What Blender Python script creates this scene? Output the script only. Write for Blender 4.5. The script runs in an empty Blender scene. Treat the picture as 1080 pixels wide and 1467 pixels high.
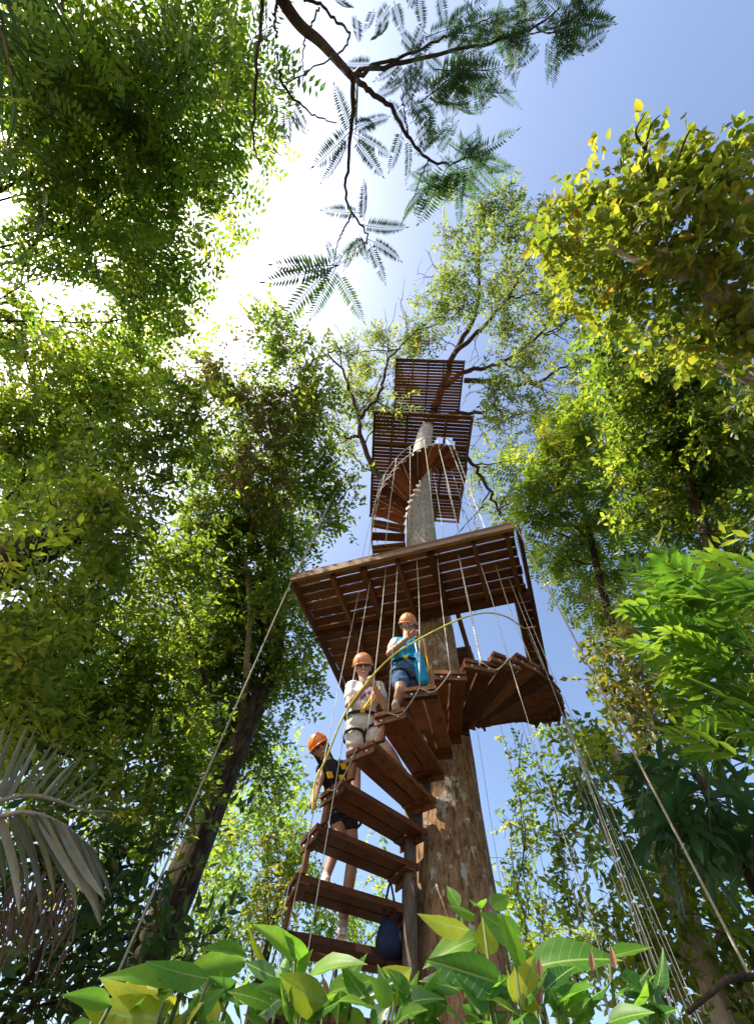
import bpy, math, random
import numpy as np
from mathutils import Vector, Matrix

random.seed(7)
rng = np.random.default_rng(7)
S = bpy.context.scene
COL = S.collection

# ------------------------------------------------------------------ camera
F, CX, CY = 560.0, 540.0, 733.5            # focal length and centre in photograph pixels
RM = np.array([[0.9810982054, -0.1935104942, 0.0],
               [-0.1757089345, -0.8908442977, -0.4189544218],
               [0.0810720772, 0.4110354314, -0.9080072645]])   # wide lens looking steeply up, slight roll
EYE = np.array([0.0, 0.0, 1.4])
cam = bpy.data.cameras.new('camera')
camo = bpy.data.objects.new('camera', cam)
COL.objects.link(camo)
cam.sensor_fit = 'VERTICAL'
cam.sensor_height = 24.0
cam.lens = 24.0 * F / 1467.0
cam.clip_start = 0.05
cam.clip_end = 2000
camo.matrix_world = Matrix(((*RM[0], EYE[0]), (*RM[1], EYE[1]), (*RM[2], EYE[2]), (0, 0, 0, 1)))
S.camera = camo

# ------------------------------------------------------------------ light
SUN = np.array([-0.6835, -0.0685, 0.7267]); SUN /= np.linalg.norm(SUN)
world = bpy.data.worlds.new('World')
S.world = world
world.use_nodes = True
wn = world.node_tree
wn.nodes.clear()
sky = wn.nodes.new('ShaderNodeTexSky')
sky.sky_type = 'NISHITA'
sky.sun_disc = False
sky.sun_elevation = math.asin(SUN[2])
sky.sun_rotation = math.atan2(SUN[0], SUN[1])
sky.altitude = 50
sky.air_density = 1.0
sky.dust_density = 3.6
sky.ozone_density = 2.2
bg = wn.nodes.new('ShaderNodeBackground')
bg.inputs['Strength'].default_value = 0.15
wo = wn.nodes.new('ShaderNodeOutputWorld')
wn.links.new(sky.outputs[0], bg.inputs[0])
wn.links.new(bg.outputs[0], wo.inputs[0])
sl = bpy.data.lights.new('sun', 'SUN')
sl.energy = 5.0
sl.angle = math.radians(0.5)
sl.color = (1.0, 0.93, 0.80)
so = bpy.data.objects.new('sun', sl)
COL.objects.link(so)
so.rotation_euler = Vector(SUN).to_track_quat('Z', 'Y').to_euler()
S.view_settings.view_transform = 'Standard'
S.view_settings.look = 'None'
S.view_settings.gamma = 1
S.view_settings.use_curve_mapping = False
S.view_settings.exposure = 1.22
S.cycles.max_bounces = 8
S.cycles.transparent_max_bounces = 8

# ------------------------------------------------------------------ small geometry helpers
def ray(px, py):
    d = RM @ np.array([(px - CX) / F, -(py - CY) / F, -1.0])
    return d
def PD(px, py, D):                 # a point at horizontal distance D
    d = ray(px, py)
    return EYE + d * (D / np.linalg.norm(d[:2]))
def PR(px, py, r):                 # a point at distance r
    d = ray(px, py)
    return EYE + d * (r / np.linalg.norm(d))
def PZ(px, py, z):                 # a point at height z above the eye
    d = ray(px, py)
    return EYE + d * (z / d[2])
def pxm(p):                        # metres per photo pixel at p (near the optical axis)
    return (RM.T @ (np.asarray(p) - EYE))[2] * -1.0 / F
def nrm(v):
    v = np.asarray(v, float)
    return v / (np.linalg.norm(v) + 1e-12)
CT = np.array([1.371, 4.4955])     # foot of the tower tree
def PC(px, py, R):                 # a point on the cylinder of radius R about the tower tree, near side
    d = ray(px, py)
    a = d[:2] @ d[:2]; b = -2 * d[:2] @ CT; c = CT @ CT - R * R
    t = (-b - math.sqrt(max(b * b - 4 * a * c, 0))) / (2 * a)
    return EYE + d * t

# ------------------------------------------------------------------ objects
def link(o, parent=None):
    COL.objects.link(o)
    if parent is not None:
        o.parent = parent
    return o
def tag(o, label=None, cat=None, group=None, kind=None):
    if label: o['label'] = label
    if cat: o['category'] = cat
    if group: o['group'] = group
    if kind: o['kind'] = kind
    return o
def thing(name, label, cat, loc=(0, 0, 0), group=None):
    o = bpy.data.objects.new(name, None)
    o.empty_display_size = 0.2
    COL.objects.link(o)
    o.location = [float(v) for v in loc]
    return tag(o, label, cat, group)
def mesh(name, V, Fc, mat=None, smooth=False, tint=None):
    """V (n,3); Fc: list of faces or (m,k) int array."""
    me = bpy.data.meshes.new(name)
    V = np.asarray(V, np.float32).reshape(-1, 3)
    if isinstance(Fc, np.ndarray):
        m, k = Fc.shape
        me.vertices.add(len(V)); me.vertices.foreach_set('co', V.ravel())
        me.loops.add(m * k); me.loops.foreach_set('vertex_index', Fc.astype(np.int32).ravel())
        me.polygons.add(m); me.polygons.foreach_set('loop_start', np.arange(0, m * k, k, dtype=np.int32))
        me.update(calc_edges=True)
    else:
        me.from_pydata([tuple(map(float, v)) for v in V], [], [tuple(int(i) for i in f) for f in Fc])
        me.update()
    if tint is not None:
        at = me.attributes.new('tint', 'FLOAT', 'FACE')
        at.data.foreach_set('value', np.asarray(tint, np.float32))
    if smooth:
        me.polygons.foreach_set('use_smooth', np.ones(len(me.polygons), bool))
    if mat: me.materials.append(mat)
    return me
def part(name, me, parent=None, M=None, label=None, kind=None):
    """an object under parent; M is a WORLD matrix (parents are only translated empties or meshes)."""
    o = bpy.data.objects.new(name, me)
    COL.objects.link(o)
    if parent is not None:
        o.parent = parent
        pm = WORLD.get(parent.name)
        if pm is None:
            pm = Matrix.Translation(parent.location) if parent.type == 'EMPTY' else parent.matrix_basis
            pp = parent.parent
            while pp is not None:
                pm = (Matrix.Translation(pp.location) if pp.type == 'EMPTY' else pp.matrix_basis) @ pm
                pp = pp.parent
            WORLD[parent.name] = pm.copy()
        o.matrix_parent_inverse = Matrix.Identity(4)
        o.matrix_basis = pm.inverted() @ (M if M is not None else Matrix.Identity(4))
    elif M is not None:
        o.matrix_basis = M
    if label: o['label'] = label
    if kind: o['kind'] = kind
    return o
WORLD = {}
def frame(o, x, y, z):             # matrix with columns x y z and origin o
    m = Matrix.Identity(4)
    for i in range(3):
        m[i][0] = float(x[i]); m[i][1] = float(y[i]); m[i][2] = float(z[i]); m[i][3] = float(o[i])
    return m

BOXV = np.array([[x, y, z] for x in (-.5, .5) for y in (-.5, .5) for z in (-.5, .5)])
BOXF = [(0, 1, 3, 2), (4, 6, 7, 5), (0, 4, 5, 1), (2, 3, 7, 6), (0, 2, 6, 4), (1, 5, 7, 3)]
class MB:
    def __init__(s): s.v = []; s.f = []; s.n = 0
    def add(s, V, Fc):
        s.v.append(np.asarray(V, float)); s.f += [tuple(int(i) + s.n for i in f) for f in Fc]; s.n += len(V); return s
    def box(s, c, x, y, z):        # centre and three full edge vectors
        V = np.asarray(c) + BOXV @ np.array([x, y, z], float); return s.add(V, BOXF)
    def tube(s, pts, rad, seg=6, caps=True):
        V, Fc = tube(pts, rad, seg, caps); return s.add(V, Fc)
    def cap(s, p0, r0, p1, r1, seg=10): V, Fc = capsule(p0, r0, p1, r1, seg); return s.add(V, Fc)
    def ell(s, c, X, Y, Z, seg=14, rings=9, cut=None):
        V, Fc = ellipsoid(c, X, Y, Z, seg, rings, cut); return s.add(V, Fc)
    def mesh(s, name, mat, smooth=False): return mesh(name, np.vstack(s.v), s.f, mat, smooth)
def tube(pts, rad, seg=6, caps=True):
    pts = np.asarray(pts, float); n = len(pts)
    rad = np.full(n, rad, float) if np.isscalar(rad) else np.asarray(rad, float)
    T = np.gradient(pts, axis=0); T /= (np.linalg.norm(T, axis=1)[:, None] + 1e-9)
    ref = np.array([0, 0, 1.0]) if abs(T[0][2]) < .9 else np.array([1.0, 0, 0])
    V = []; u = np.cross(T[0], ref); u /= np.linalg.norm(u)
    a = np.arange(seg) * 2 * math.pi / seg
    for i in range(n):
        u = u - T[i] * (u @ T[i]); u /= (np.linalg.norm(u) + 1e-9); w = np.cross(T[i], u)
        V.append(pts[i] + rad[i] * (np.cos(a)[:, None] * u + np.sin(a)[:, None] * w))
    V = np.vstack(V); Fc = []
    for i in range(n - 1):
        for k in range(seg):
            k2 = (k + 1) % seg
            Fc.append((i * seg + k, i * seg + k2, (i + 1) * seg + k2, (i + 1) * seg + k))
    if caps:
        Fc.append(tuple(range(seg - 1, -1, -1))); Fc.append(tuple((n - 1) * seg + k for k in range(seg)))
    return V, Fc
def capsule(p0, r0, p1, r1, seg=10):
    p0 = np.asarray(p0, float); p1 = np.asarray(p1, float); t = nrm(p1 - p0)
    pts = []; rr = []
    for a in (85, 60, 30, 0): pts.append(p0 - t * r0 * math.sin(math.radians(a))); rr.append(r0 * math.cos(math.radians(a)))
    for a in (0, 30, 60, 85): pts.append(p1 + t * r1 * math.sin(math.radians(a))); rr.append(r1 * math.cos(math.radians(a)))
    pts = np.array(pts); ref = np.array([0, 0, 1.0]) if abs(t[2]) < .9 else np.array([1.0, 0, 0])
    u = nrm(np.cross(t, ref)); w = np.cross(t, u); a = np.arange(seg) * 2 * math.pi / seg
    ring = np.cos(a)[:, None] * u + np.sin(a)[:, None] * w
    V = np.vstack([pts[i] + rr[i] * ring for i in range(8)]); Fc = []
    for i in range(7):
        for k in range(seg):
            k2 = (k + 1) % seg; Fc.append((i * seg + k, i * seg + k2, (i + 1) * seg + k2, (i + 1) * seg + k))
    Fc.append(tuple(range(seg - 1, -1, -1))); Fc.append(tuple(7 * seg + k for k in range(seg)))
    return V, Fc
def ellipsoid(c, X, Y, Z, seg=14, rings=9, cut=None):
    c = np.asarray(c, float); V = []; Fc = []
    lo = -90 if cut is None else cut
    lat = np.radians(np.linspace(lo, 90, rings)); lat[-1] = math.radians(88.5)
    if cut is None: lat[0] = math.radians(-88.5)
    for l in lat:
        for k in range(seg):
            a = 2 * math.pi * k / seg
            V.append(c + np.asarray(X) * math.cos(l) * math.cos(a) + np.asarray(Y) * math.cos(l) * math.sin(a) + np.asarray(Z) * math.sin(l))
    for i in range(rings - 1):
        for k in range(seg):
            k2 = (k + 1) % seg; Fc.append((i * seg + k, i * seg + k2, (i + 1) * seg + k2, (i + 1) * seg + k))
    Fc.append(tuple(range(seg - 1, -1, -1))); Fc.append(tuple((rings - 1) * seg + k for k in range(seg)))
    return np.array(V), Fc
def smooth_line(pts, n):           # Catmull-Rom through pts
    pts = np.asarray(pts, float); P = np.vstack([2 * pts[0] - pts[1], pts, 2 * pts[-1] - pts[-2]])
    out = []; m = len(pts) - 1
    for t in np.linspace(0, m - 1e-6, n):
        i = int(t); u = t - i; a, b, c, d = P[i:i + 4]
        out.append(.5 * (2 * b + (c - a) * u + (2 * a - 5 * b + 4 * c - d) * u * u + (3 * b - a - 3 * c + d) * u ** 3))
    return np.array(out)

# ------------------------------------------------------------------ materials
def new_mat(name):
    m = bpy.data.materials.new(name); m.use_nodes = True
    nt = m.node_tree; b = nt.nodes['Principled BSDF']
    return m, nt, b
def ramp(nt, stops, fac):
    r = nt.nodes.new('ShaderNodeValToRGB'); e = r.color_ramp.elements
    while len(e) > 1: e.remove(e[-1])
    e[0].position = stops[0][0]; e[0].color = (*stops[0][1], 1)
    for p, c in stops[1:]:
        k = e.new(p); k.color = (*c, 1)
    nt.links.new(fac, r.inputs[0]); return r.outputs[0]
def noise(nt, vec, scale, detail=4, rough=.6):
    n = nt.nodes.new('ShaderNodeTexNoise'); n.inputs['Scale'].default_value = scale
    n.inputs['Detail'].default_value = detail; n.inputs['Roughness'].default_value = rough
    if vec is not None: nt.links.new(vec, n.inputs['Vector'])
    return n.outputs['Fac']
def mapping(nt, kind, scale):
    tc = nt.nodes.new('ShaderNodeTexCoord'); mp = nt.nodes.new('ShaderNodeMapping')
    mp.inputs['Scale'].default_value = scale; nt.links.new(tc.outputs[kind], mp.inputs['Vector']); return mp.outputs[0]
def math_n(nt, op, a, b):
    n = nt.nodes.new('ShaderNodeMath'); n.operation = op
    for i, v in enumerate((a, b)):
        if isinstance(v, (int, float)): n.inputs[i].default_value = v
        else: nt.links.new(v, n.inputs[i])
    return n.outputs[0]
def bump(nt, b, h, st, dist=.02):
    n = nt.nodes.new('ShaderNodeBump'); n.inputs['Strength'].default_value = st; n.inputs['Distance'].default_value = dist
    nt.links.new(h, n.inputs['Height']); nt.links.new(n.outputs[0], b.inputs['Normal'])

def mat_plain(name, col, rough=.6, spec=.4, metal=0, var=.25, scale=40):
    m, nt, b = new_mat(name)
    f = noise(nt, mapping(nt, 'Object', (1, 1, 1)), scale)
    c = ramp(nt, [(.3, tuple(v * (1 - var) for v in col)), (.7, tuple(min(1, v * (1 + var)) for v in col))], f)
    nt.links.new(c, b.inputs['Base Color'])
    b.inputs['Roughness'].default_value = rough; b.inputs['Specular IOR Level'].default_value = spec; b.inputs['Metallic'].default_value = metal
    return m
def mat_wood(name, dark, mid, light, rough=.5):
    m, nt, b = new_mat(name)
    oi = nt.nodes.new('ShaderNodeObjectInfo')
    v = mapping(nt, 'Object', (2.2, 16, 16))
    add = nt.nodes.new('ShaderNodeVectorMath'); add.operation = 'ADD'
    nt.links.new(v, add.inputs[0])
    sc = math_n(nt, 'MULTIPLY', oi.outputs['Random'], 37.0)
    nt.links.new(sc, add.inputs[1])
    f = noise(nt, add.outputs[0], 1.4, 6, .65)
    f2 = math_n(nt, 'ADD', math_n(nt, 'MULTIPLY', f, .62), math_n(nt, 'MULTIPLY', oi.outputs['Random'], .38))
    wc = ramp(nt, [(.28, dark), (.5, mid), (.78, light)], f2)
    add2 = nt.nodes.new('ShaderNodeVectorMath'); add2.operation = 'ADD'
    nt.links.new(mapping(nt, 'Object', (6, 1.2, 1)), add2.inputs[0]); nt.links.new(sc, add2.inputs[1])
    st = noise(nt, add2.outputs[0], 2.2, 5, .7)
    mx = nt.nodes.new('ShaderNodeMix'); mx.data_type = 'RGBA'; mx.blend_type = 'MULTIPLY'; mx.inputs[0].default_value = 1
    nt.links.new(wc, mx.inputs[6]); nt.links.new(ramp(nt, [(.32, (.42, .40, .40)), (.5, (1, 1, 1)), (.66, (1, 1, 1)), (.72, (1.5, 1.45, 1.4))], st), mx.inputs[7])
    nt.links.new(mx.outputs[2], b.inputs['Base Color'])
    b.inputs['Roughness'].default_value = rough + .1; b.inputs['Specular IOR Level'].default_value = .22
    bump(nt, b, f, .5, .01)
    return m
def mat_bark(name, stops, patch=None, sc=(3, 3, .9), patch_lo=.62):
    m, nt, b = new_mat(name)
    v = mapping(nt, 'Object', sc)
    f = noise(nt, v, 5.0, 8, .72)
    c = ramp(nt, stops, f)
    if patch:
        f2 = noise(nt, mapping(nt, 'Object', (1, 1, .55)), 4.2, 5, .62)
        k = ramp(nt, [(patch_lo, (0, 0, 0)), (patch_lo + .05, (1, 1, 1))], f2)
        mx = nt.nodes.new('ShaderNodeMix'); mx.data_type = 'RGBA'
        nt.links.new(k, mx.inputs[0]); nt.links.new(c, mx.inputs[6]); mx.inputs[7].default_value = (*patch, 1)
        c = mx.outputs[2]
    nt.links.new(c, b.inputs['Base Color'])
    b.inputs['Roughness'].default_value = .9; b.inputs['Specular IOR Level'].default_value = .15
    bump(nt, b, f, .8, .04)
    return m
def mat_leaf(name, stops, trans, tw=.5, rough=.42, attr=True, sheen=.35):
    """reflecting colour from stops by the leaf's own tint, light shining through in trans."""
    m, nt, b = new_mat(name)
    if attr:
        a = nt.nodes.new('ShaderNodeAttribute'); a.attribute_name = 'tint'; fac = a.outputs['Fac']
    else:
        a = nt.nodes.new('ShaderNodeObjectInfo'); fac = a.outputs['Random']
        n = noise(nt, mapping(nt, 'Object', (1, 1, 1)), 7, 3)
        fac = math_n(nt, 'ADD', math_n(nt, 'MULTIPLY', fac, .8), math_n(nt, 'MULTIPLY', math_n(nt, 'SUBTRACT', n, .4), .7))
    nt.links.new(ramp(nt, stops, fac), b.inputs['Base Color'])
    b.inputs['Roughness'].default_value = rough; b.inputs['Specular IOR Level'].default_value = sheen
    tr = nt.nodes.new('ShaderNodeBsdfTranslucent')
    nt.links.new(ramp(nt, trans, fac), tr.inputs['Color'])
    mx = nt.nodes.new('ShaderNodeMixShader'); mx.inputs[0].default_value = tw
    out = nt.nodes['Material Output']
    nt.links.new(b.outputs[0], mx.inputs[1]); nt.links.new(tr.outputs[0], mx.inputs[2]); nt.links.new(mx.outputs[0], out.inputs[0])
    return m

M_WOOD = mat_wood('stained_plank', (.065, .020, .008), (.175, .060, .022), (.33, .14, .05))
M_DECK = mat_wood('deck_wood', (.06, .022, .009), (.165, .064, .024), (.31, .135, .05))
M_BEAM = mat_wood('beam_wood', (.06, .022, .011), (.14, .054, .025), (.24, .11, .05))
M_PALE = mat_wood('lit_tone_beam', (.14, .08, .045), (.28, .18, .10), (.42, .30, .19), .7)  # paler wood colour paints in the light on the front fascia
M_STEEL = mat_plain('dark_steel', (.055, .05, .055), .5, .5, .3)
M_BOLT = mat_plain('bolt', (.55, .53, .48), .35, .5, .8)
M_ROPE = mat_plain('white_rope', (.62, .58, .50), .85, .2, scale=90)
M_ROPE_Y = mat_plain('yellow_rope', (.62, .58, .10), .8, .2, scale=90)
M_ROPE_T = mat_plain('tan_rope', (.42, .37, .28), .85, .2, scale=90)
def tower_bark():
    m, nt, b = new_mat('tower_bark')
    st = noise(nt, mapping(nt, 'Object', (9, 9, 1.6)), 3.2, 9, .75)
    fl = noise(nt, mapping(nt, 'Object', (1, 1, .6)), 16, 8, .75)
    f = math_n(nt, 'ADD', math_n(nt, 'MULTIPLY', st, .55), math_n(nt, 'MULTIPLY', fl, .45))
    c = ramp(nt, [(.36, (.06, .03, .015)), (.44, (.20, .105, .05)), (.51, (.36, .215, .115)), (.59, (.47, .32, .19)), (.68, (.60, .46, .32))], f)
    tc = nt.nodes.new('ShaderNodeTexCoord'); sp = nt.nodes.new('ShaderNodeSeparateXYZ'); nt.links.new(tc.outputs['Object'], sp.inputs[0])
    hi = nt.nodes.new('ShaderNodeMapRange'); hi.inputs[1].default_value = 5.5; hi.inputs[2].default_value = 9.0; nt.links.new(sp.outputs[2], hi.inputs[0])
    g = ramp(nt, [(.38, (.20, .16, .12)), (.5, (.44, .38, .31)), (.65, (.62, .56, .48))], f)     # paler grey higher up
    mx = nt.nodes.new('ShaderNodeMix'); mx.data_type = 'RGBA'; nt.links.new(hi.outputs[0], mx.inputs[0]); nt.links.new(c, mx.inputs[6]); nt.links.new(g, mx.inputs[7])
    c = mx.outputs[2]
    for sc_, lo, rough, col in ((3.4, .585, .7, (.60, .56, .48)), (9.0, .615, .7, (.68, .65, .58)), (5.0, .67, .6, (.20, .22, .10))):
        n_ = noise(nt, mapping(nt, 'Object', (1.25, 1.25, .8)), sc_, 6, rough)
        k = ramp(nt, [(lo, (0, 0, 0)), (lo + .025, (.9, .9, .9))], n_)
        mx = nt.nodes.new('ShaderNodeMix'); mx.data_type = 'RGBA'; nt.links.new(k, mx.inputs[0]); nt.links.new(c, mx.inputs[6]); mx.inputs[7].default_value = (*col, 1); c = mx.outputs[2]
    nt.links.new(c, b.inputs['Base Color']); b.inputs['Roughness'].default_value = .9; b.inputs['Specular IOR Level'].default_value = .15
    bump(nt, b, f, 1.0, .05)
    return m
M_TRUNK = tower_bark()
M_BARK_D = mat_bark('dark_bark', [(.36, (.012, .009, .006)), (.5, (.05, .034, .022)), (.66, (.12, .085, .055))], (.10, .13, .05), (3, 3, .8), .62)
M_BARK_P = mat_bark('pale_bark', [(.3, (.22, .17, .12)), (.5, (.40, .33, .26)), (.7, (.58, .50, .42))], (.30, .34, .22), (3, 3, .9), .62)
M_BARK_T = mat_bark('branch_bark', [(.3, (.03, .022, .018)), (.55, (.085, .06, .045)), (.75, (.16, .12, .09))])

G = {}
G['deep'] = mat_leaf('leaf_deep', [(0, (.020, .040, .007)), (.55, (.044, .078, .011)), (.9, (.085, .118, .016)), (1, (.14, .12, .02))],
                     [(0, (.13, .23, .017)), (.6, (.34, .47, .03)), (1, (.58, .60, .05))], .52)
G['mid'] = mat_leaf('leaf_mid', [(0, (.030, .056, .009)), (.5, (.066, .103, .013)), (.9, (.11, .15, .019)), (1, (.18, .14, .02))],
                    [(0, (.18, .30, .02)), (.6, (.42, .54, .03)), (1, (.64, .64, .05))], .54)
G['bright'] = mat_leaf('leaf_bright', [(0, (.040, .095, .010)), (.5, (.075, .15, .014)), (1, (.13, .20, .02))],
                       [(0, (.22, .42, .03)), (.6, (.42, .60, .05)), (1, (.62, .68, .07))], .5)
G['feather'] = mat_leaf('leaf_feather', [(0, (.022, .050, .009)), (.5, (.052, .088, .012)), (1, (.10, .13, .018))],
                        [(0, (.11, .25, .018)), (.55, (.30, .46, .025)), (.85, (.54, .62, .04)), (1, (.68, .68, .06))], .54)
G['fine'] = mat_leaf('leaf_fine', [(0, (.045, .075, .018)), (.5, (.085, .12, .025)), (1, (.16, .17, .03))],
                     [(0, (.18, .28, .05)), (.6, (.34, .42, .06)), (1, (.55, .52, .07))], .5, rough=.65, sheen=.15)
G['teak'] = mat_leaf('leaf_teak', [(0, (.045, .075, .012)), (.45, (.11, .14, .016)), (.94, (.21, .21, .02)), (.985, (.30, .18, .02)), (1, (.32, .14, .02))],
                     [(0, (.20, .30, .02)), (.6, (.42, .48, .03)), (.94, (.58, .52, .04)), (1, (.55, .32, .04))], .45)
G['teak_one'] = mat_leaf('leaf_teak_large', [(0, (.06, .10, .012)), (.5, (.13, .16, .016)), (.9, (.21, .20, .02)), (1, (.27, .15, .02))],
                         [(0, (.24, .34, .02)), (.6, (.46, .50, .03)), (.9, (.62, .50, .04)), (1, (.55, .30, .04))], .45, attr=False)
G['vine'] = mat_leaf('leaf_vine', [(0, (.050, .060, .014)), (.5, (.105, .105, .018)), (.85, (.18, .14, .022)), (1, (.24, .11, .025))],
                     [(0, (.20, .26, .03)), (.6, (.40, .42, .045)), (1, (.50, .34, .05))], .45)
G['dry'] = mat_leaf('leaf_dry', [(0, (.05, .05, .018)), (.5, (.11, .075, .028)), (1, (.17, .10, .05))],
                    [(0, (.14, .16, .03)), (.6, (.26, .22, .05)), (1, (.30, .18, .08))], .35)
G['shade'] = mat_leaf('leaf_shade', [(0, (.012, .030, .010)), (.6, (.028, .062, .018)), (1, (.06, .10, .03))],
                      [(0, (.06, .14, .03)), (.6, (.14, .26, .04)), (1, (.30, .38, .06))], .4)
G['frond'] = mat_leaf('leaf_frond', [(0, (.016, .045, .026)), (.6, (.028, .070, .034)), (1, (.06, .10, .035))],
                      [(0, (.07, .18, .05)), (.6, (.12, .26, .06)), (1, (.26, .38, .07))], .36, attr=False)
G['lance'] = mat_leaf('leaf_lance', [(0, (.028, .075, .010)), (.6, (.070, .145, .015)), (1, (.13, .21, .02))],
                      [(0, (.12, .30, .02)), (.6, (.28, .48, .03)), (1, (.46, .60, .045))], .46, attr=False)
G['lobed'] = mat_leaf('leaf_lobed', [(0, (.014, .045, .018)), (.6, (.03, .075, .03)), (1, (.06, .11, .04))],
                      [(0, (.06, .18, .05)), (1, (.16, .32, .08))], .35, rough=.3, attr=False)
G['shrub'] = mat_leaf('leaf_shrub', [(0, (.045, .14, .012)), (.6, (.095, .23, .018)), (1, (.17, .30, .03))],
                      [(0, (.15, .40, .025)), (.6, (.28, .54, .04)), (1, (.46, .64, .06))], .48, rough=.42, sheen=.3, attr=False)
G['shrub_y'] = mat_leaf('leaf_shrub_yellow', [(0, (.20, .26, .012)), (.6, (.38, .38, .016)), (1, (.46, .42, .04))],
                        [(0, (.42, .56, .03)), (1, (.72, .70, .05))], .46, rough=.42, sheen=.3, attr=False)
G['shrub_d'] = mat_leaf('leaf_shrub_dark', [(0, (.022, .085, .016)), (.6, (.045, .13, .022)), (1, (.08, .17, .035))],
                        [(0, (.10, .34, .04)), (1, (.22, .48, .06))], .4, rough=.28, attr=False)
G['palm'] = mat_leaf('leaf_palm', [(0, (.09, .11, .085)), (.5, (.20, .20, .15)), (1, (.42, .36, .25))],
                     [(0, (.14, .17, .09)), (1, (.28, .28, .16))], .3, rough=.5, attr=False)
G['palm_g'] = mat_leaf('leaf_palm_green', [(0, (.03, .07, .035)), (.6, (.06, .11, .05)), (1, (.10, .15, .07))],
                       [(0, (.10, .24, .06)), (1, (.22, .36, .10))], .4, attr=False)
M_BUD = mat_leaf('young_leaf_pink', [(0, (.30, .12, .09)), (1, (.42, .20, .14))], [(0, (.5, .24, .14)), (1, (.6, .32, .2))], .4, attr=False)
M_DEADFROND = mat_plain('dead_frond', (.16, .11, .08), .85, .2)

def veins(m, col=(.30, .42, .10), w=.022):
    """a paler midrib, side veins, a few browned spots and an uneven blade colour on the large near leaves."""
    nt = m.node_tree; b = nt.nodes['Principled BSDF']; src = b.inputs['Base Color'].links[0].from_socket
    tc = nt.nodes.new('ShaderNodeTexCoord'); sp = nt.nodes.new('ShaderNodeSeparateXYZ'); nt.links.new(tc.outputs['Object'], sp.inputs[0])
    ay = math_n(nt, 'ABSOLUTE', sp.outputs[1], 0)
    rib = math_n(nt, 'LESS_THAN', ay, w * .5)
    ph = math_n(nt, 'SUBTRACT', math_n(nt, 'MULTIPLY', sp.outputs[0], 9.0), math_n(nt, 'MULTIPLY', ay, 7.0))
    side = math_n(nt, 'LESS_THAN', math_n(nt, 'FRACT', ph, 0), .10)
    v = math_n(nt, 'MAXIMUM', rib, math_n(nt, 'MULTIPLY', side, .45))
    mx = nt.nodes.new('ShaderNodeMix'); mx.data_type = 'RGBA'; nt.links.new(v, mx.inputs[0]); nt.links.new(src, mx.inputs[6]); mx.inputs[7].default_value = (*col, 1)
    oi = nt.nodes.new('ShaderNodeObjectInfo'); ad = nt.nodes.new('ShaderNodeVectorMath'); ad.operation = 'ADD'; nt.links.new(tc.outputs['Object'], ad.inputs[0]); nt.links.new(math_n(nt, 'MULTIPLY', oi.outputs['Random'], 31.0), ad.inputs[1])
    sn = noise(nt, ad.outputs[0], 9, 4); k = ramp(nt, [(.70, (0, 0, 0)), (.74, (1, 1, 1))], sn)
    m2 = nt.nodes.new('ShaderNodeMix'); m2.data_type = 'RGBA'; nt.links.new(k, m2.inputs[0]); nt.links.new(mx.outputs[2], m2.inputs[6]); m2.inputs[7].default_value = (.16, .10, .03, 1)
    nt.links.new(m2.outputs[2], b.inputs['Base Color'])
    tr = [n_ for n_ in nt.nodes if n_.type == 'BSDF_TRANSLUCENT'][0]; ts = tr.inputs['Color'].links[0].from_socket
    m3 = nt.nodes.new('ShaderNodeMix'); m3.data_type = 'RGBA'; m3.blend_type = 'MULTIPLY'; m3.inputs[0].default_value = 1.0; nt.links.new(ts, m3.inputs[6])
    nt.links.new(ramp(nt, [(0, (1, 1, 1)), (1, (.45, .5, .35))], math_n(nt, 'MAXIMUM', v, k)), m3.inputs[7]); nt.links.new(m3.outputs[2], tr.inputs['Color'])
    bump(nt, b, math_n(nt, 'MULTIPLY', v, -1.0), .5, .01)
for k_ in ('shrub', 'shrub_y', 'shrub_d'): veins(G[k_])
veins(G['teak_one'], (.3, .3, .08), .03)
# ------------------------------------------------------------------ ground
m_g, nt, b = new_mat('leaf_litter')
f = noise(nt, mapping(nt, 'Object', (1, 1, 1)), 3.0, 8, .7)
nt.links.new(ramp(nt, [(.3, (.04, .03, .018)), (.5, (.09, .065, .035)), (.62, (.07, .085, .03)), (.75, (.16, .11, .06))], f), b.inputs['Base Color'])
b.inputs['Roughness'].default_value = .95
bump(nt, b, f, .8, .05)
n = 60
gx = np.linspace(-1, 1, n); gx = np.sign(gx) * np.abs(gx) ** 2.2 * 400
X, Y = np.meshgrid(gx, gx, indexing='ij')
R_ = np.hypot(X - CT[0], Y - CT[1])
Z = .12 * np.sin(X * .9 + 1) * np.cos(Y * .7) * np.clip(R_ / 6, 0, 1)
V = np.stack([X, Y, Z], -1).reshape(-1, 3)
idx = np.arange(n * n).reshape(n, n)
Fq = np.stack([idx[:-1, :-1], idx[1:, :-1], idx[1:, 1:], idx[:-1, 1:]], -1).reshape(-1, 4)
tag(part('ground', mesh('ground', V, Fq, m_g, True)), kind='structure')

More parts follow.
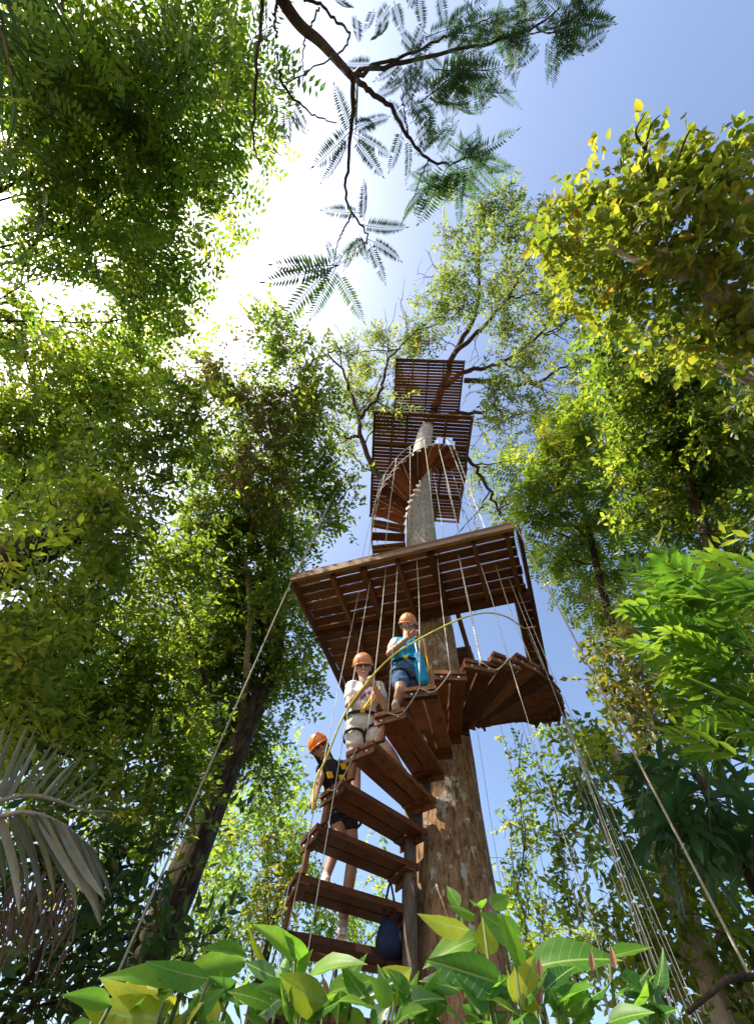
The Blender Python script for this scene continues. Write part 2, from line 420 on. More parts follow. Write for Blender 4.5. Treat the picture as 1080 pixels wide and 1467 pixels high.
# ------------------------------------------------------------------ leaves in bulk
def rot_frames(t, n):
    """orthonormal frames: axis t (m,3), normal made perpendicular to t."""
    t = t / (np.linalg.norm(t, axis=1)[:, None] + 1e-9)
    n = n - t * np.sum(n * t, 1)[:, None]
    n = n / (np.linalg.norm(n, axis=1)[:, None] + 1e-9)
    return t, n, np.cross(n, t)
def blades(base, t, nrmv, L, W, tint, kind='kite'):
    """many single leaves; kite: folded pair of triangles, ovate: six-sided blade with a fold and a droop."""
    t, n, s = rot_frames(t, nrmv); m = len(base); L = L[:, None]; W = W[:, None]
    if kind == 'kite':
        mid = base + t * L * .45
        V = np.stack([base, mid + s * W * .5 + n * W * .12, base + t * L - n * L * .08, mid - s * W * .5 + n * W * .12], 1)
        o = np.arange(m)[:, None] * 4
        Fc = np.concatenate([o + np.array([[0, 1, 2]]), o + np.array([[0, 2, 3]])], 0)
        return V.reshape(-1, 3), Fc, np.concatenate([tint, tint])
    a = base + t * L * .28; c = base + t * L * .68 - n * L * .03; tip = base + t * L - n * L * .14
    V = np.stack([base, a + s * W * .46 + n * W * .14, c + s * W * .40 + n * W * .10, tip,
                  c - s * W * .40 + n * W * .10, a - s * W * .46 + n * W * .14, a, c], 1)
    o = np.arange(m)[:, None] * 8
    q = [[0, 1, 6], [1, 2, 7], [1, 7, 6], [2, 3, 7], [0, 6, 5], [6, 7, 4], [6, 4, 5], [7, 3, 4]]
    Fc = np.concatenate([o + np.array([k]) for k in q], 0)
    return V.reshape(-1, 3), Fc, np.concatenate([tint] * 8)
def cloud(clumps, leaf, ratio, cover, per=12, kind='kite', spread=1.0, droop=.35, rg=rng, sub=9, style='twig', hollow=.55, tone=.16):
    """leaves on sprays inside lumpy clumps: clumps = (centre, radius). Returns V, F, tint and the twig lines."""
    B = []; T = []; N = []; TT = []; twigs = []
    for c, r in clumps:
        area = math.pi * r * r
        nl = max(per, int(cover * area / (leaf * leaf * ratio * .55)))
        nsub = max(3, int(sub)); ns = max(2, nl // per)
        sc = rg.normal(size=(nsub, 3)); sc /= np.linalg.norm(sc, axis=1)[:, None]
        sc *= (rg.random(nsub) ** .45)[:, None] * r * .80 * np.array([1, 1, .85])
        sr = r * rg.uniform(.24, .50, nsub)
        stone = rg.normal(0, tone, nsub)
        k = rg.choice(nsub, ns, p=sr ** 2 / np.sum(sr ** 2))
        d = rg.normal(size=(ns, 3)); d /= np.linalg.norm(d, axis=1)[:, None]
        rad = (hollow + (1 - hollow) * rg.random(ns)) * sr[k]
        o = np.asarray(c) + sc[k] + d * rad[:, None] * np.array([1, 1, .7])
        ax = d + rg.normal(0, .45, (ns, 3)) + nrm(np.array([0, 0, -1])) * droop
        ax /= np.linalg.norm(ax, axis=1)[:, None]
        tl = leaf * per * (.33 if style == 'twig' else .20) * spread
        up = np.array([0, 0, 1.0]) + rg.normal(0, .35, (ns, 3))
        ax, un, sd = rot_frames(ax, up)
        twigs.append((o, o + ax * tl))
        j = np.arange(per); f = (j + .5) / per
        side = np.where(j % 2 == 0, 1.0, -1.0)
        b = o[:, None, :] + ax[:, None, :] * (f[None, :, None] * tl) - un[:, None, :] * (f ** 2)[None, :, None] * tl * .25
        if style == 'twig':
            t = ax[:, None, :] * rg.uniform(.3, .9, (ns, per, 1)) + sd[:, None, :] * side[None, :, None] * rg.uniform(.5, 1.1, (ns, per, 1)) + rg.normal(0, .35, (ns, per, 3))
            nn = un[:, None, :] + rg.normal(0, .55, (ns, per, 3))
        else:                       # pinnate: flat feather
            t = ax[:, None, :] * .35 + sd[:, None, :] * side[None, :, None] + rg.normal(0, .08, (ns, per, 3))
            nn = un[:, None, :] + rg.normal(0, .15, (ns, per, 3))
        B.append(b.reshape(-1, 3)); T.append(t.reshape(-1, 3)); N.append(np.broadcast_to(nn, t.shape).reshape(-1, 3))
        TT.append(np.clip(.42 + stone[k][:, None] + rg.normal(0, .10, (ns, 1)) + rg.normal(0, .14, (ns, per)), 0, 1).ravel())
    B = np.vstack(B); T = np.vstack(T); N = np.vstack(N); tint = np.concatenate(TT)
    keep = np.ones(len(B), bool)
    for p, r, k in GAPS:            # leaves cut away along sun beams, to light people, trunk and shrubs
        w = B - np.asarray(p); a = w @ SUN; d = np.linalg.norm(w - a[:, None] * SUN, axis=1)
        keep &= ~((d < r) & (a > 1.0) & (rg.random(len(B)) < k))
    B, T, N, tint = B[keep], T[keep], N[keep], tint[keep]; m = len(B)
    L = leaf * rg.uniform(.65, 1.25, m); W = L * ratio * rg.uniform(.8, 1.2, m)
    V, Fc, tt = blades(B, T, N, L, W, tint, kind)
    return V, Fc, tt, twigs
GAPS = [((.1, 4.3, 3.9), .55, .9), ((.3, 3.8, 4.5), .55, .9), ((.65, 3.45, 5.2), .5, .9), ((.9, 4.4, 3.2), .7, .75), ((1.0, 4.0, 9.6), .8, .85), ((-.6, 3.1, 6.9), .5, .8), ((1.0, 4.4, 1.9), .5, .7), ((.3, 1.0, 1.7), .35, .85), ((.75, 1.0, 1.75), .35, .8), ((-.5, 1.0, 1.6), .3, .8), ((0, 0, 1.4), .16, 1.0), (tuple(PR(985, 850, 4.6)), .6, .8), (tuple(PR(1010, 950, 4.6)), .6, .8), (tuple(PR(950, 900, 4.6)), .5, .8)]
def circles(lst, dist, jit=.12, sq=1.0):
    """circles of foliage (px, py, r[, distance]) as real spheres at their own distances."""
    out = []
    for c in lst:
        d = (c[3] if len(c) > 3 else dist) * (1 + random.uniform(-jit, jit))
        p = PR(c[0], c[1], d)
        out.append((p, c[2] * pxm(p) * 1.06 * sq))
    return out
def branch(p0, p1, r0, r1, sag=.12, n=9, wig=.05, rg=rng):
    p0 = np.asarray(p0, float); p1 = np.asarray(p1, float); L = np.linalg.norm(p1 - p0)
    t = np.linspace(0, 1, n)[:, None]
    P = p0 + (p1 - p0) * t
    P[:, 2] += (np.sin(t[:, 0] * math.pi) * sag * L)
    w = np.cumsum(rg.normal(0, wig * L / n * 1.6, (n, 3)), 0); w -= t * w[-1]
    P += w
    return P, np.linspace(r0, r1, n)
def tree(name, label, group, base, top, r0, r1, clumps, mat, bark, leaf, ratio, cover, cat='tree', limb_r=.35, nlimb=10, z0=0.0, lean_wig=.02, seg=12, twig_mat=None, twig_keep=.5, limbs_from=.35, **kw):
    """tapered trunk, limbs that reach every clump, twigs and leaves."""
    t = thing(name, label, cat, (base[0], base[1], z0), group)
    base = np.array([base[0], base[1], z0 - .1]); top = np.asarray(top, float)
    n = 14; s = np.linspace(0, 1, n)[:, None]
    P = base + (top - base) * s
    w = np.cumsum(rng.normal(0, lean_wig, (n, 3)), 0) * np.array([1, 1, 0]); w -= s * w[-1]; P += w
    R = r0 + (r1 - r0) * s[:, 0] ** .8; R[0] *= 1.35; R[1] *= 1.08
    PP = smooth_line(P, 40); RR = np.interp(np.linspace(0, n - 1, 40), np.arange(n), R)
    V, Fc = tube(PP, RR, seg); V += np.asarray(rng.normal(0, 1, V.shape)) * np.repeat(RR, seg)[:, None] * .025
    part('trunk', mesh('trunk', V, Fc, bark, True), t)
    order = sorted(range(len(clumps)), key=lambda i: -clumps[i][1])
    for i in order[:nlimb]:
        c, r = clumps[i]
        zt = max(P[0][2] + (P[-1][2] - P[0][2]) * limbs_from, min(P[-1][2] - .1, c[2] - .5 * np.linalg.norm(c[:2] - P[-1][:2])))
        k = int(np.argmin(np.abs(PP[:, 2] - zt)))
        B, rr = branch(PP[k], c, RR[k] * limb_r * random.uniform(.8, 1.2), .012, .10, 10, .10)
        mb = MB(); mb.tube(B, rr, 7)
        for _ in range(5):          # secondary boughs
            q = random.randint(4, 8); d = nrm(rng.normal(size=3)) * r * random.uniform(.5, .9)
            B2, r2 = branch(B[q], B[q] + d + (c - B[q]) * .3, rr[q] * .6, .006, .08, 6, .12); mb.tube(B2, r2, 5)
        part('limb', mb.mesh('limb', bark, True), t)
    V, Fc, tt, tw = cloud(clumps, leaf, ratio, cover, **kw)
    part('crown', mesh('crown', V, Fc, mat, False, tt), t)
    a = np.vstack([x[0] for x in tw]); bb = np.vstack([x[1] for x in tw])
    keep = rng.random(len(a)) < twig_keep; a = a[keep]; bb = bb[keep]
    if len(a):
        ax, un, sd = rot_frames(bb - a, np.tile([0.2, .1, 1.0], (len(a), 1))); w = leaf * .045
        Vt = np.stack([a + un * w, a + sd * w - un * w, a - sd * w - un * w, bb], 1).reshape(-1, 3)
        o = np.arange(len(a))[:, None] * 4
        Ft = np.concatenate([o + np.array([k]) for k in ([0, 1, 3], [1, 2, 3], [2, 0, 3])], 0)
        tg = part('twigs', mesh('twigs', Vt, Ft, twig_mat or bark, False), t); tg['kind'] = 'stuff'
    return t, PP, RR
def at_ground(px, py, D):
    p = PD(px, py, D); return p[:2]

# ================================================================== TOWER TREE
H1, H2, H3 = 5.36 + 1.4, 15.0 + 1.4, 18.0 + 1.4       # undersides of the three decks
_az = np.array([-1.5, 6.8, 9.0, 10.1, 12.0, 14.0, 16.4, 18.0, 19.6]) 
_ox = np.array([0, 0, -.20, -.36, -.40, -.30, -.16, -.05, .10])
_oy = np.array([0, 0, -.22, -.48, -.88, -1.2, -1.5, 0, 0])
for _i, _z in ((-2, 18.0), (-1, 19.6)):
    _p = PZ(616, 601, _z - 1.4); _ox[_i], _oy[_i] = _p[0] - CT[0], _p[1] - CT[1]
def axis(z): return np.array([CT[0] + np.interp(z, _az, _ox), CT[1] + np.interp(z, _az, _oy), z])
zz = np.linspace(-.2, 19.6, 260)
P = np.array([axis(z) for z in zz]); P[20:-20] = sum(P[20 + k:len(P) - 20 + k] for k in range(-20, 21)) / 41
R_ = np.interp(zz, [-.2, .6, 1.6, 3.0, 4.0, 6.8, 10.1, 12, 16.4, 19.6], [.66, .52, .44, .385, .35, .33, .345, .33, .25, .17])
TT_ = thing('tower_tree', 'tall tree with pale lichen spots on its brown trunk, carrying the stairs and decks', 'tree', (CT[0], CT[1], 0))
seg = 72
V, Fc = tube(P, R_, seg)
ang = np.tile(np.arange(seg) / seg * 2 * math.pi, len(zz)); zc = np.repeat(zz, seg)
rip = 1 + .02 * np.sin(ang * 5 + zc * .4) + .015 * np.sin(ang * 9 - zc * .3 + 1) + np.exp(-zc / .9) * .12 * np.sin(ang * 4 + .6)
cen = np.repeat(P, seg, axis=0)
from mathutils import noise as mnoise
fur = np.array([mnoise.fractal((v_[0] * 7, v_[1] * 7, v_[2] * 1.1), .9, 2.1, 4) for v_ in V]); fl_ = np.array([mnoise.noise((v_[0] * 1.6, v_[1] * 1.6, v_[2] * .8)) for v_ in V])
V = cen + (V - cen) * (rip + fur * .035 * np.clip(1.5 - zc / 9, .25, 1) + fl_ * .07)[:, None]
part('trunk', mesh('trunk', V, Fc, M_TRUNK, True), TT_)
# burrs on the trunk
for z_, a_, s_ in ((2.2, 250, .05), (3.1, 300, .06), (1.9, 285, .05), (10.6, 230, .05), (10.6, 300, .05), (8.9, 265, .05)):
    c = axis(z_); r = np.interp(z_, zz, R_); d = np.array([math.cos(math.radians(a_)), math.sin(math.radians(a_)), 0])
    mb = MB(); mb.ell(c + d * r * .97, d * s_ * .6, np.array([-d[1], d[0], 0]) * s_, np.array([0, 0, 1]) * s_ * 1.5, 10, 6)
    part('burr', mb.mesh('burr', M_TRUNK, True), TT_)

# crown of the tower tree: long dark limbs and fine leaves high above the decks
def lim(pts, r0, r1, n=26, seg=7):
    A = smooth_line([PZ(x, y, z) for x, y, z in pts], n)
    A[1:-1] += rng.normal(0, .05, A[1:-1].shape)
    mb = MB(); mb.tube(A, np.linspace(r0, r1, n), seg)
    part('limb', mb.mesh('limb', M_BARK_T, True), TT_); return A
limbs = []
L = limbs.append
L(lim([(617, 600, 17.6), (632, 560, 19.6), (652, 505, 21.6), (672, 470, 22.5), (688, 425, 24), (685, 360, 25), (702, 315, 26)], .20, .04))
L(lim([(652, 505, 21), (690, 470, 22), (725, 430, 23), (745, 395, 24), (765, 350, 25)], .13, .03))
L(lim([(630, 562, 19.5), (665, 535, 20), (720, 520, 21), (770, 480, 22), (790, 452, 22.5)], .14, .03))
L(lim([(665, 545, 19.5), (720, 548, 20), (760, 552, 20.5), (800, 530, 21), (845, 512, 21)], .13, .03))
L(lim([(720, 520, 21), (752, 535, 21), (775, 560, 21), (790, 585, 20)], .06, .02))
L(lim([(625, 597, 18.4), (690, 590, 18.6), (708, 578, 18), (722, 598, 18), (755, 592, 18)], .10, .03))
L(lim([(640, 650, 14), (672, 660, 14.5), (695, 690, 14), (715, 730, 13), (728, 752, 12)], .09, .03))
L(lim([(590, 690, 13), (540, 680, 14), (520, 630, 15), (512, 590, 16), (495, 540, 17), (470, 500, 18)], .14, .03))
L(lim([(518, 625, 15), (490, 625, 15.5), (470, 600, 16)], .07, .02))
L(lim([(515, 600, 15.6), (545, 560, 17), (560, 510, 18), (600, 470, 20)], .08, .02))
L(lim([(688, 425, 24), (650, 400, 25), (625, 380, 26)], .07, .02))
L(lim([(725, 430, 23), (765, 420, 23.5), (800, 405, 24)], .06, .015))
L(lim([(770, 480, 22), (800, 470, 22), (825, 440, 22.5)], .05, .015))
for A in list(limbs):
    for q in range(6, 26, 3):
        d = nrm(nrm(A[q] - A[q - 3]) * .7 + rng.normal(0, .7, 3)); L_ = random.uniform(1.2, 2.6)
        B2, r2 = branch(A[q], A[q] + d * L_, .032, .008, .06, 9, .16); mb = MB(); mb.tube(B2, r2, 5)
        for w_ in (3, 5, 7):
            B3, r3 = branch(B2[w_], B2[w_] + nrm(d + rng.normal(0, .8, 3)) * L_ * .5, .014, .005, .05, 6, .16); mb.tube(B3, r3, 4)
        part('limb', mb.mesh('limb', M_BARK_T, True), TT_)
cl = []
for x, y, r in [(690, 300, 34), (735, 290, 34), (655, 345, 28), (715, 345, 36), (640, 395, 32), (690, 400, 40), (755, 345, 28), (745, 410, 36), (620, 440, 34), (600, 480, 32), (655, 455, 32),
                (720, 460, 38), (790, 430, 34), (785, 490, 36), (810, 540, 26), (740, 520, 38), (700, 560, 32), (760, 580, 34), (715, 620, 30), (690, 680, 26), (735, 660, 28),
                (705, 720, 22), (525, 520, 30), (545, 480, 24), (490, 500, 26), (520, 580, 34), (545, 610, 26), (498, 560, 26), (500, 650, 22), (570, 540, 28), (590, 500, 26), (640, 280, 18), (770, 310, 20), (480, 610, 20), (575, 580, 16)]:
    p = PZ(x, y, random.uniform(19, 25) if y < 560 else random.uniform(14, 20)); cl.append((p, r * pxm(p) * 1.1))
V, Fc, tt, tw = cloud(cl, .20, .42, 1.3, per=10, sub=7, hollow=.2, tone=.2, droop=.2)
part('crown', mesh('crown', V, Fc, G['fine'], False, tt), TT_)
mb = MB()
for (a, b) in tw:
    for i in range(0, len(a), 2): 
        mb.tube([a[i] + (a[i] - b[i]) * .8, a[i], b[i]], [.012, .009, .004], 3, False)
part('twigs', mb.mesh('twigs', M_BARK_T), TT_, kind='stuff')

# ================================================================== DECKS
def boxmesh(mat): return mesh('piece', BOXV, BOXF, mat)
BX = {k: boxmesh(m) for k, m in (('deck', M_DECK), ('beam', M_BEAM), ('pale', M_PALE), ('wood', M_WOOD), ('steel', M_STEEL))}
def bar(name, par, c, x, y, z, L, W, T, kind):
    """a timber of length L along x, width W along y, thickness T along z."""
    return part(name, BX[kind], par, frame(c, np.asarray(x) * L, np.asarray(y) * W, np.asarray(z) * T))
Zv = np.array([0, 0, 1.0])
class Frame2:
    def __init__(s, ang, o, z):
        a = math.radians(ang); s.u = np.array([math.cos(a), math.sin(a), 0]); s.v = np.array([-math.sin(a), math.cos(a), 0]); s.o = np.array([o[0], o[1], 0.0]); s.z = z
    def p(s, u, v, z): return s.o + s.u * u + s.v * v + Zv * (s.z + z)
def slat(d, fr, u0, u1, v, w, z=.02, t=.036, kind='deck'):
    j = random.uniform(-.012, .012)
    return bar('slat', d, fr.p((u0 + u1) / 2 + j, v, z + random.uniform(-.003, .003)), fr.u + fr.v * random.uniform(-.002, .002), fr.v, Zv, u1 - u0, w * random.uniform(.93, 1.04), t, kind)

# lowest deck, with the stair opening
f1 = Frame2(-28, CT, H1)
d1 = thing('main_deck', 'large lowest deck of dark slats with a stair opening, right above the people', 'deck', f1.p(0, 0, 0))
v = -1.56
while v < 1.98:
    if v < -.43:
        cuts = [(-1.95, 1.62)]
        if v > -.5: cuts = [(-1.95, -.25), (.25, 1.62)]
    elif v < .40: cuts = [(-1.95, -.42), (1.42, 1.66)]
    else: cuts = [(-1.95, .52), (1.42, 1.68)]
    for a, b_ in cuts: slat(d1, f1, a, b_, v, .154)
    v += .176
for u, w in ((-1.3, .06), (-.77, .10), (-.2, .06), (.33, .10), (1.0, .06), (1.5, .06)):
    bar('joist', d1, f1.p(u, -1.04, -.075), f1.v, f1.u, Zv, 1.06, w, .145, 'beam')
for u in (-1.3, -.6, .48):
    bar('joist', d1, f1.p(u, .76, -.075), f1.v, f1.u, Zv, 2.34, .07, .145, 'beam')
bar('beam', d1, f1.p(-.17, -.46, -.09), f1.u, f1.v, Zv, 3.66, .09, .18, 'beam')
bar('beam', d1, f1.p(-.17, 1.99, -.06), f1.u, f1.v, Zv, 3.66, .08, .16, 'beam')
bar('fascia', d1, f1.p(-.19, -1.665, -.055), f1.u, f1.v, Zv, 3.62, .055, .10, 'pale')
bar('fascia', d1, f1.p(-.19, -1.655, .05), f1.u, f1.v, Zv, 3.60, .06, .09, 'deck')
bar('fascia', d1, f1.p(-1.99, .17, -.03), f1.v, f1.u, Zv, 3.60, .05, .15, 'beam')
bar('fascia', d1, f1.p(1.68, .17, -.03), f1.v, f1.u, Zv, 3.60, .05, .15, 'beam')
bar('joist', d1, f1.p(1.43, .76, -.075), f1.v, f1.u, Zv, 2.34, .06, .145, 'beam')
for u in (-1.4, -.9, .1, .9, 1.4):
    bar('cleat', d1, f1.p(u, -1.63, .125), f1.u, f1.v, Zv, .13, .05, .055, 'beam')

# middle deck
f2 = Frame2(-7.8, PZ(535, 590, 15.0)[:2], H2)
d2 = thing('upper_deck', 'middle slatted deck high on the trunk, just under the topmost deck', 'deck', f2.p(1.87, 2, 0))
hole = PZ(636, 640, 15.0); hu = (hole - f2.o) @ f2.u; hv = (hole - f2.o) @ f2.v
v = .06
while v < 4.3:
    if abs(v - hv) < .42:
        w_ = math.sqrt(.42 ** 2 - (v - hv) ** 2) * 1.0
        if hu - w_ > .1: slat(d2, f2, 0, hu - w_, v, .119, t=.034)
        if hu + w_ < 3.6: slat(d2, f2, hu + w_, 3.74, v, .119, t=.034)
    else: slat(d2, f2, 0, 3.74, v, .119, t=.034)
    v += .137
for u in (.05, .75, 1.3, 2.05, 2.75, 3.69):
    bar('joist', d2, f2.p(u, 2.15, -.09), f2.v, f2.u, Zv, 4.3, .08, .16, 'beam')
for vv in (1.1, 3.2): bar('beam', d2, f2.p(1.87, vv, -.24), f2.u, f2.v, Zv, 3.5, .10, .14, 'beam')
bar('fascia', d2, f2.p(1.87, -.03, 0), f2.u, f2.v, Zv, 3.80, .04, .15, 'beam')
bar('fascia', d2, f2.p(1.87, 4.35, 0), f2.u, f2.v, Zv, 3.80, .04, .15, 'beam')

# topmost deck
f3 = Frame2(-8.6, PZ(567, 515, 18.0)[:2], H3)
d3 = thing('top_deck', 'small topmost slatted deck at the very top of the tower tree', 'deck', f3.p(1.45, 1.1, 0))
v = .05
while v < 2.5:
    slat(d3, f3, 0, 2.92, v, .105, t=.034); v += .122
for u in (.03, .75, 1.4, 2.05, 2.89):
    bar('joist', d3, f3.p(u, 1.25, -.08), f3.v, f3.u, Zv, 2.5, .055, .13, 'beam')
bar('fascia', d3, f3.p(1.46, -.03, -.01), f3.u, f3.v, Zv, 2.98, .04, .16, 'beam')
bar('fascia', d3, f3.p(1.46, 2.53, -.01), f3.u, f3.v, Zv, 2.98, .04, .16, 'beam')

# ================================================================== LOWER SPIRAL STAIRS
ST = [(-3, 145, .20, 1.5), (-2, 154, .46, 1.5), (-1, 163, .72, 1.5), (0, 170, 1.06, 1.45), (1, 180, 1.38, 1.42), (2, 190, 1.64, 1.5), (3, 199, 1.90, 1.5), (4, 210, 2.15, 1.5), (5, 222, 2.40, 1.5), (6, 234, 2.66, 1.5),
      (7, 246, 2.88, 1.5), (8, 258, 3.07, 1.5), (9, 270, 3.20, 1.55), (10, 281, 3.32, 1.6), (11, 291, 3.40, 1.63), (12, 301, 3.46, 1.60), (13, 311, 3.51, 1.57), (14, 321, 3.56, 1.55),
      (15, 331, 3.63, 1.55), (16, 341, 3.75, 1.53), (17, 351, 3.92, 1.52), (18, 2, 4.10, 1.5), (19, 13, 4.34, 1.42), (20, 24, 4.58, 1.38)]
stair = thing('spiral_staircase', 'spiral stairs of dark paired planks winding up the lower trunk, three people on them', 'staircase', (CT[0], CT[1], 0))
C3 = np.array([CT[0], CT[1], 0.0])
def polar(a): a = math.radians(a); return np.array([math.cos(a), math.sin(a), 0.0]), np.array([-math.sin(a), math.cos(a), 0.0])
bolt = MB().ell((0, 0, 0), (.016, 0, 0), (0, .016, 0), (0, 0, .010), 8, 5).mesh('bolt', M_BOLT, True)
ends = {}
for n_, a_, z_, R in ST:
    er, et = polar(a_); zt = z_ + 1.4; rin = .47
    s_ = bpy.data.objects.new('step', None); COL.objects.link(s_); s_.parent = stair; s_.empty_display_size = .1
    s_.location = C3 + er * R * .6 + Zv * zt - Vector(stair.location)
    for r in (R - .03, rin + .05):     # bracket under each end of the step
        mb = MB()
        mb.box(C3 + er * r + Zv * (zt - .075), er * .018, et * .33, Zv * .060)
        mb.box(C3 + er * (r - .05 * (1 if r > 1 else -1)) + Zv * (zt - .052), er * .09, et * .32, Zv * .012)
        part('bracket', mb.mesh('bracket', M_BEAM), s_)
    for k in (-1, 1):
        o = et * k * .087
        bar('plank', s_, C3 + er * (rin + R) / 2 + o + Zv * (zt - .022 + random.uniform(-.004, .004)), er + et * random.uniform(-.01, .01), et, Zv, R - rin + random.uniform(-.015, .02), .150, .044, 'wood')
        part('bolt', bolt, s_, frame(C3 + er * (R - .018) + o + Zv * (zt - .075), et, Zv, er))
        part('bolt', bolt, s_, frame(C3 + er * (R - .12) + o + Zv * (zt - .046), er, et, -Zv))
        part('bolt', bolt, s_, frame(C3 + er * (rin + .08) + o + Zv * (zt - .046), er, et, -Zv))
    ends[n_] = (C3 + er * (R - .02) + Zv * (zt - .05), er, et, zt, R)
for k in range(len(ST) - 1):           # upright boards between the lower steps
    n0, a0, z0, R0 = ST[k]; n1, a1, z1, R1 = ST[k + 1]
    if n1 > 6 : break
    am = a1 - (a1 - a0) * .32; er, et = polar(am)
    for r in (R1 - .05, .50):
        bar('upright', stair, C3 + er * r + Zv * (1.4 + (z0 + z1 - .06) / 2), Zv, et, er, z1 - z0 - .05, .075, .035, 'steel' if r < 1 or n1 < 2 else 'wood')
for a0, r in ((150, 1.45), (172, 1.45), (172, .5), (150, .5)):
    er, et = polar(a0); bar('upright', stair, C3 + er * r + Zv * 1.1, Zv, et, er, 2.2, .08, .04, 'steel')
pole = MB(); pb = PD(587, 1300, 4.35); pole.tube([(pb[0], pb[1], 0), (pb[0] + .005, pb[1], 2), (pb[0], pb[1], 1.4 + 2.35)], [.066, .062, .058], 12)
part('post', pole.mesh('post', M_BARK_P and mat_bark('post_bark', [(.3, (.07, .05, .035)), (.5, (.17, .125, .09)), (.7, (.26, .20, .15))]), True), stair)
# hanger ropes from the deck through the step ends and down to the ground
def rope(par, pts, r, mat, name='rope', n=None, seg=5):
    A = smooth_line(pts, n or max(4, 3 * len(pts))) if len(pts) > 2 else np.array(pts, float)
    mb = MB(); mb.tube(A, r, seg); return part(name, mb.mesh(name, mat, True), par)
def knotted(par, p0, p1, r, mat, sp=.05):
    k = max(2, int(np.linalg.norm(np.asarray(p1) - p0) / sp)); t = np.linspace(0, 1, 2 * k)
    A = np.asarray(p0) + (np.asarray(p1) - p0) * t[:, None]; mb = MB(); mb.tube(A, np.where(np.arange(2 * k) % 2, r * 2.2, r), 5); return part('hanger_rope', mb.mesh('rope', mat, True), par)
for n_, (e, er, et, zt, R) in ends.items():
    if n_ < 1: continue
    p = e + er * .045 + et * (.11 if n_ < 6 else .0)
    top = Zv * (H1 - .02 - p[2])
    if 2 < n_ <= 13:
        if n_ == 9: knotted(stair, p, p + top, .006, M_ROPE)
        else: rope(stair, [p, p + top * .5 + rng.normal(0, .012, 3), p + top], .0046, M_ROPE, 'hanger_rope')
    if n_ in (5, 6, 7, 8, 9, 11, 13, 15): continue
    dn = np.array([p[0] + random.uniform(-.1, .1), p[1] + random.uniform(-.1, .1), 0.02])
    rope(stair, [p, p * .5 + dn * .5 + rng.normal(0, .02, 3), dn], .0034, M_ROPE_T if n_ % 3 == 0 else M_ROPE, 'hanger_rope')
ks = [k for k in sorted(ends) if 3 < k < 11]
for a_, b_ in zip(ks[:-1], ks[1:]):    # slack loops of rope tied from step to step
    if a_ in (5, 8): continue
    p, q = ends[a_][0] + ends[a_][1] * .05, ends[b_][0] + ends[b_][1] * .05
    rope(stair, [p, p * .6 + q * .4 - Zv * .13, p * .25 + q * .75 - Zv * .08, q], .006, M_ROPE_T, 'loop_rope', 12)
# light net lines at the back of the stairs
for a_ in (20, 35, 50, 65, 80, 340, 352, 8):
    er, et = polar(a_); p = C3 + er * 1.5 + Zv * (H1 - .05); g_ = C3 + er * random.uniform(1.5, 1.8) + Zv * .02
    rope(stair, [p, p * .5 + g_ * .5 + rng.normal(0, .03, 3), g_], .0034, M_ROPE, 'net_rope')
for zz_ in (2.6, 3.4, 4.2):
    rope(stair, [C3 + polar(a_)[0] * 1.52 + Zv * (zz_ + random.uniform(-.1, .1)) for a_ in (-25, 0, 20, 35, 50, 65, 80)], .0026, M_ROPE, 'net_rope', 30)

# yellow rope that serves as a handrail
hr = [(447, 1165), (452, 1120), (468, 1085), (496, 1019), (534, 968), (563, 939), (591, 921), (632, 899), (667, 884), (699, 878), (726, 884), (750, 900)]
A = smooth_line([PC(x, y, 1.56) for x, y in hr], 60)
mb = MB(); mb.tube(A, .0095, 8)
o = part('handrail_rope', mb.mesh('handrail_rope', M_ROPE_Y, True))
tag(o, 'yellow rope strung as a handrail along the lower spiral stairs, held by the people', 'rope')

# ================================================================== UPPER SPIRAL STAIRS
up = thing('upper_spiral_staircase', 'upper spiral stairs of fanned planks curling round the pale trunk above the lowest deck', 'staircase', axis(H1 + .1))
rail = []
for i in range(43):
    a_ = 55 + i * 9.6; zt = H1 + .25 + (a_ - 55) * .0213; c = axis(zt); er, et = polar(a_)
    if zt > H2 - .3: break
    bar('tread', up, c + er * .745 + Zv * zt * 0, er, et, Zv, .78, .205, .04, 'wood')
    e = c + er * 1.14
    rail.append(e + Zv * .10)
    if i % 2 == 0:
        b0 = np.array([e[0], e[1], H1 + .06]); 
        rope(up, [b0, b0 * .5 + e * .5 + rng.normal(0, .02, 3), e + Zv * .95], .0055, M_ROPE, 'net_rope')
    else:
        rope(up, [c + er * .45 - Zv * .03, e - Zv * .03], .010, M_ROPE_T, 'tie_rope')
mb = MB(); mb.tube(smooth_line(rail, 130), .020, 7); part('rim_rope', mb.mesh('rim_rope', M_ROPE_T, True), up)
mb = MB(); mb.tube(smooth_line([r + Zv * .85 for r in rail], 130), .012, 6); part('rail_rope', mb.mesh('rail_rope', M_ROPE_T, True), up)
pts = [f1.p(-.9, -.9, .9), f1.p(-.2, -1.0, .75), f1.p(.35, -.9, 1.0), f1.p(1.2, -1.3, .9)]
rope(up, pts, .012, M_ROPE_Y, 'rail_rope', 20)

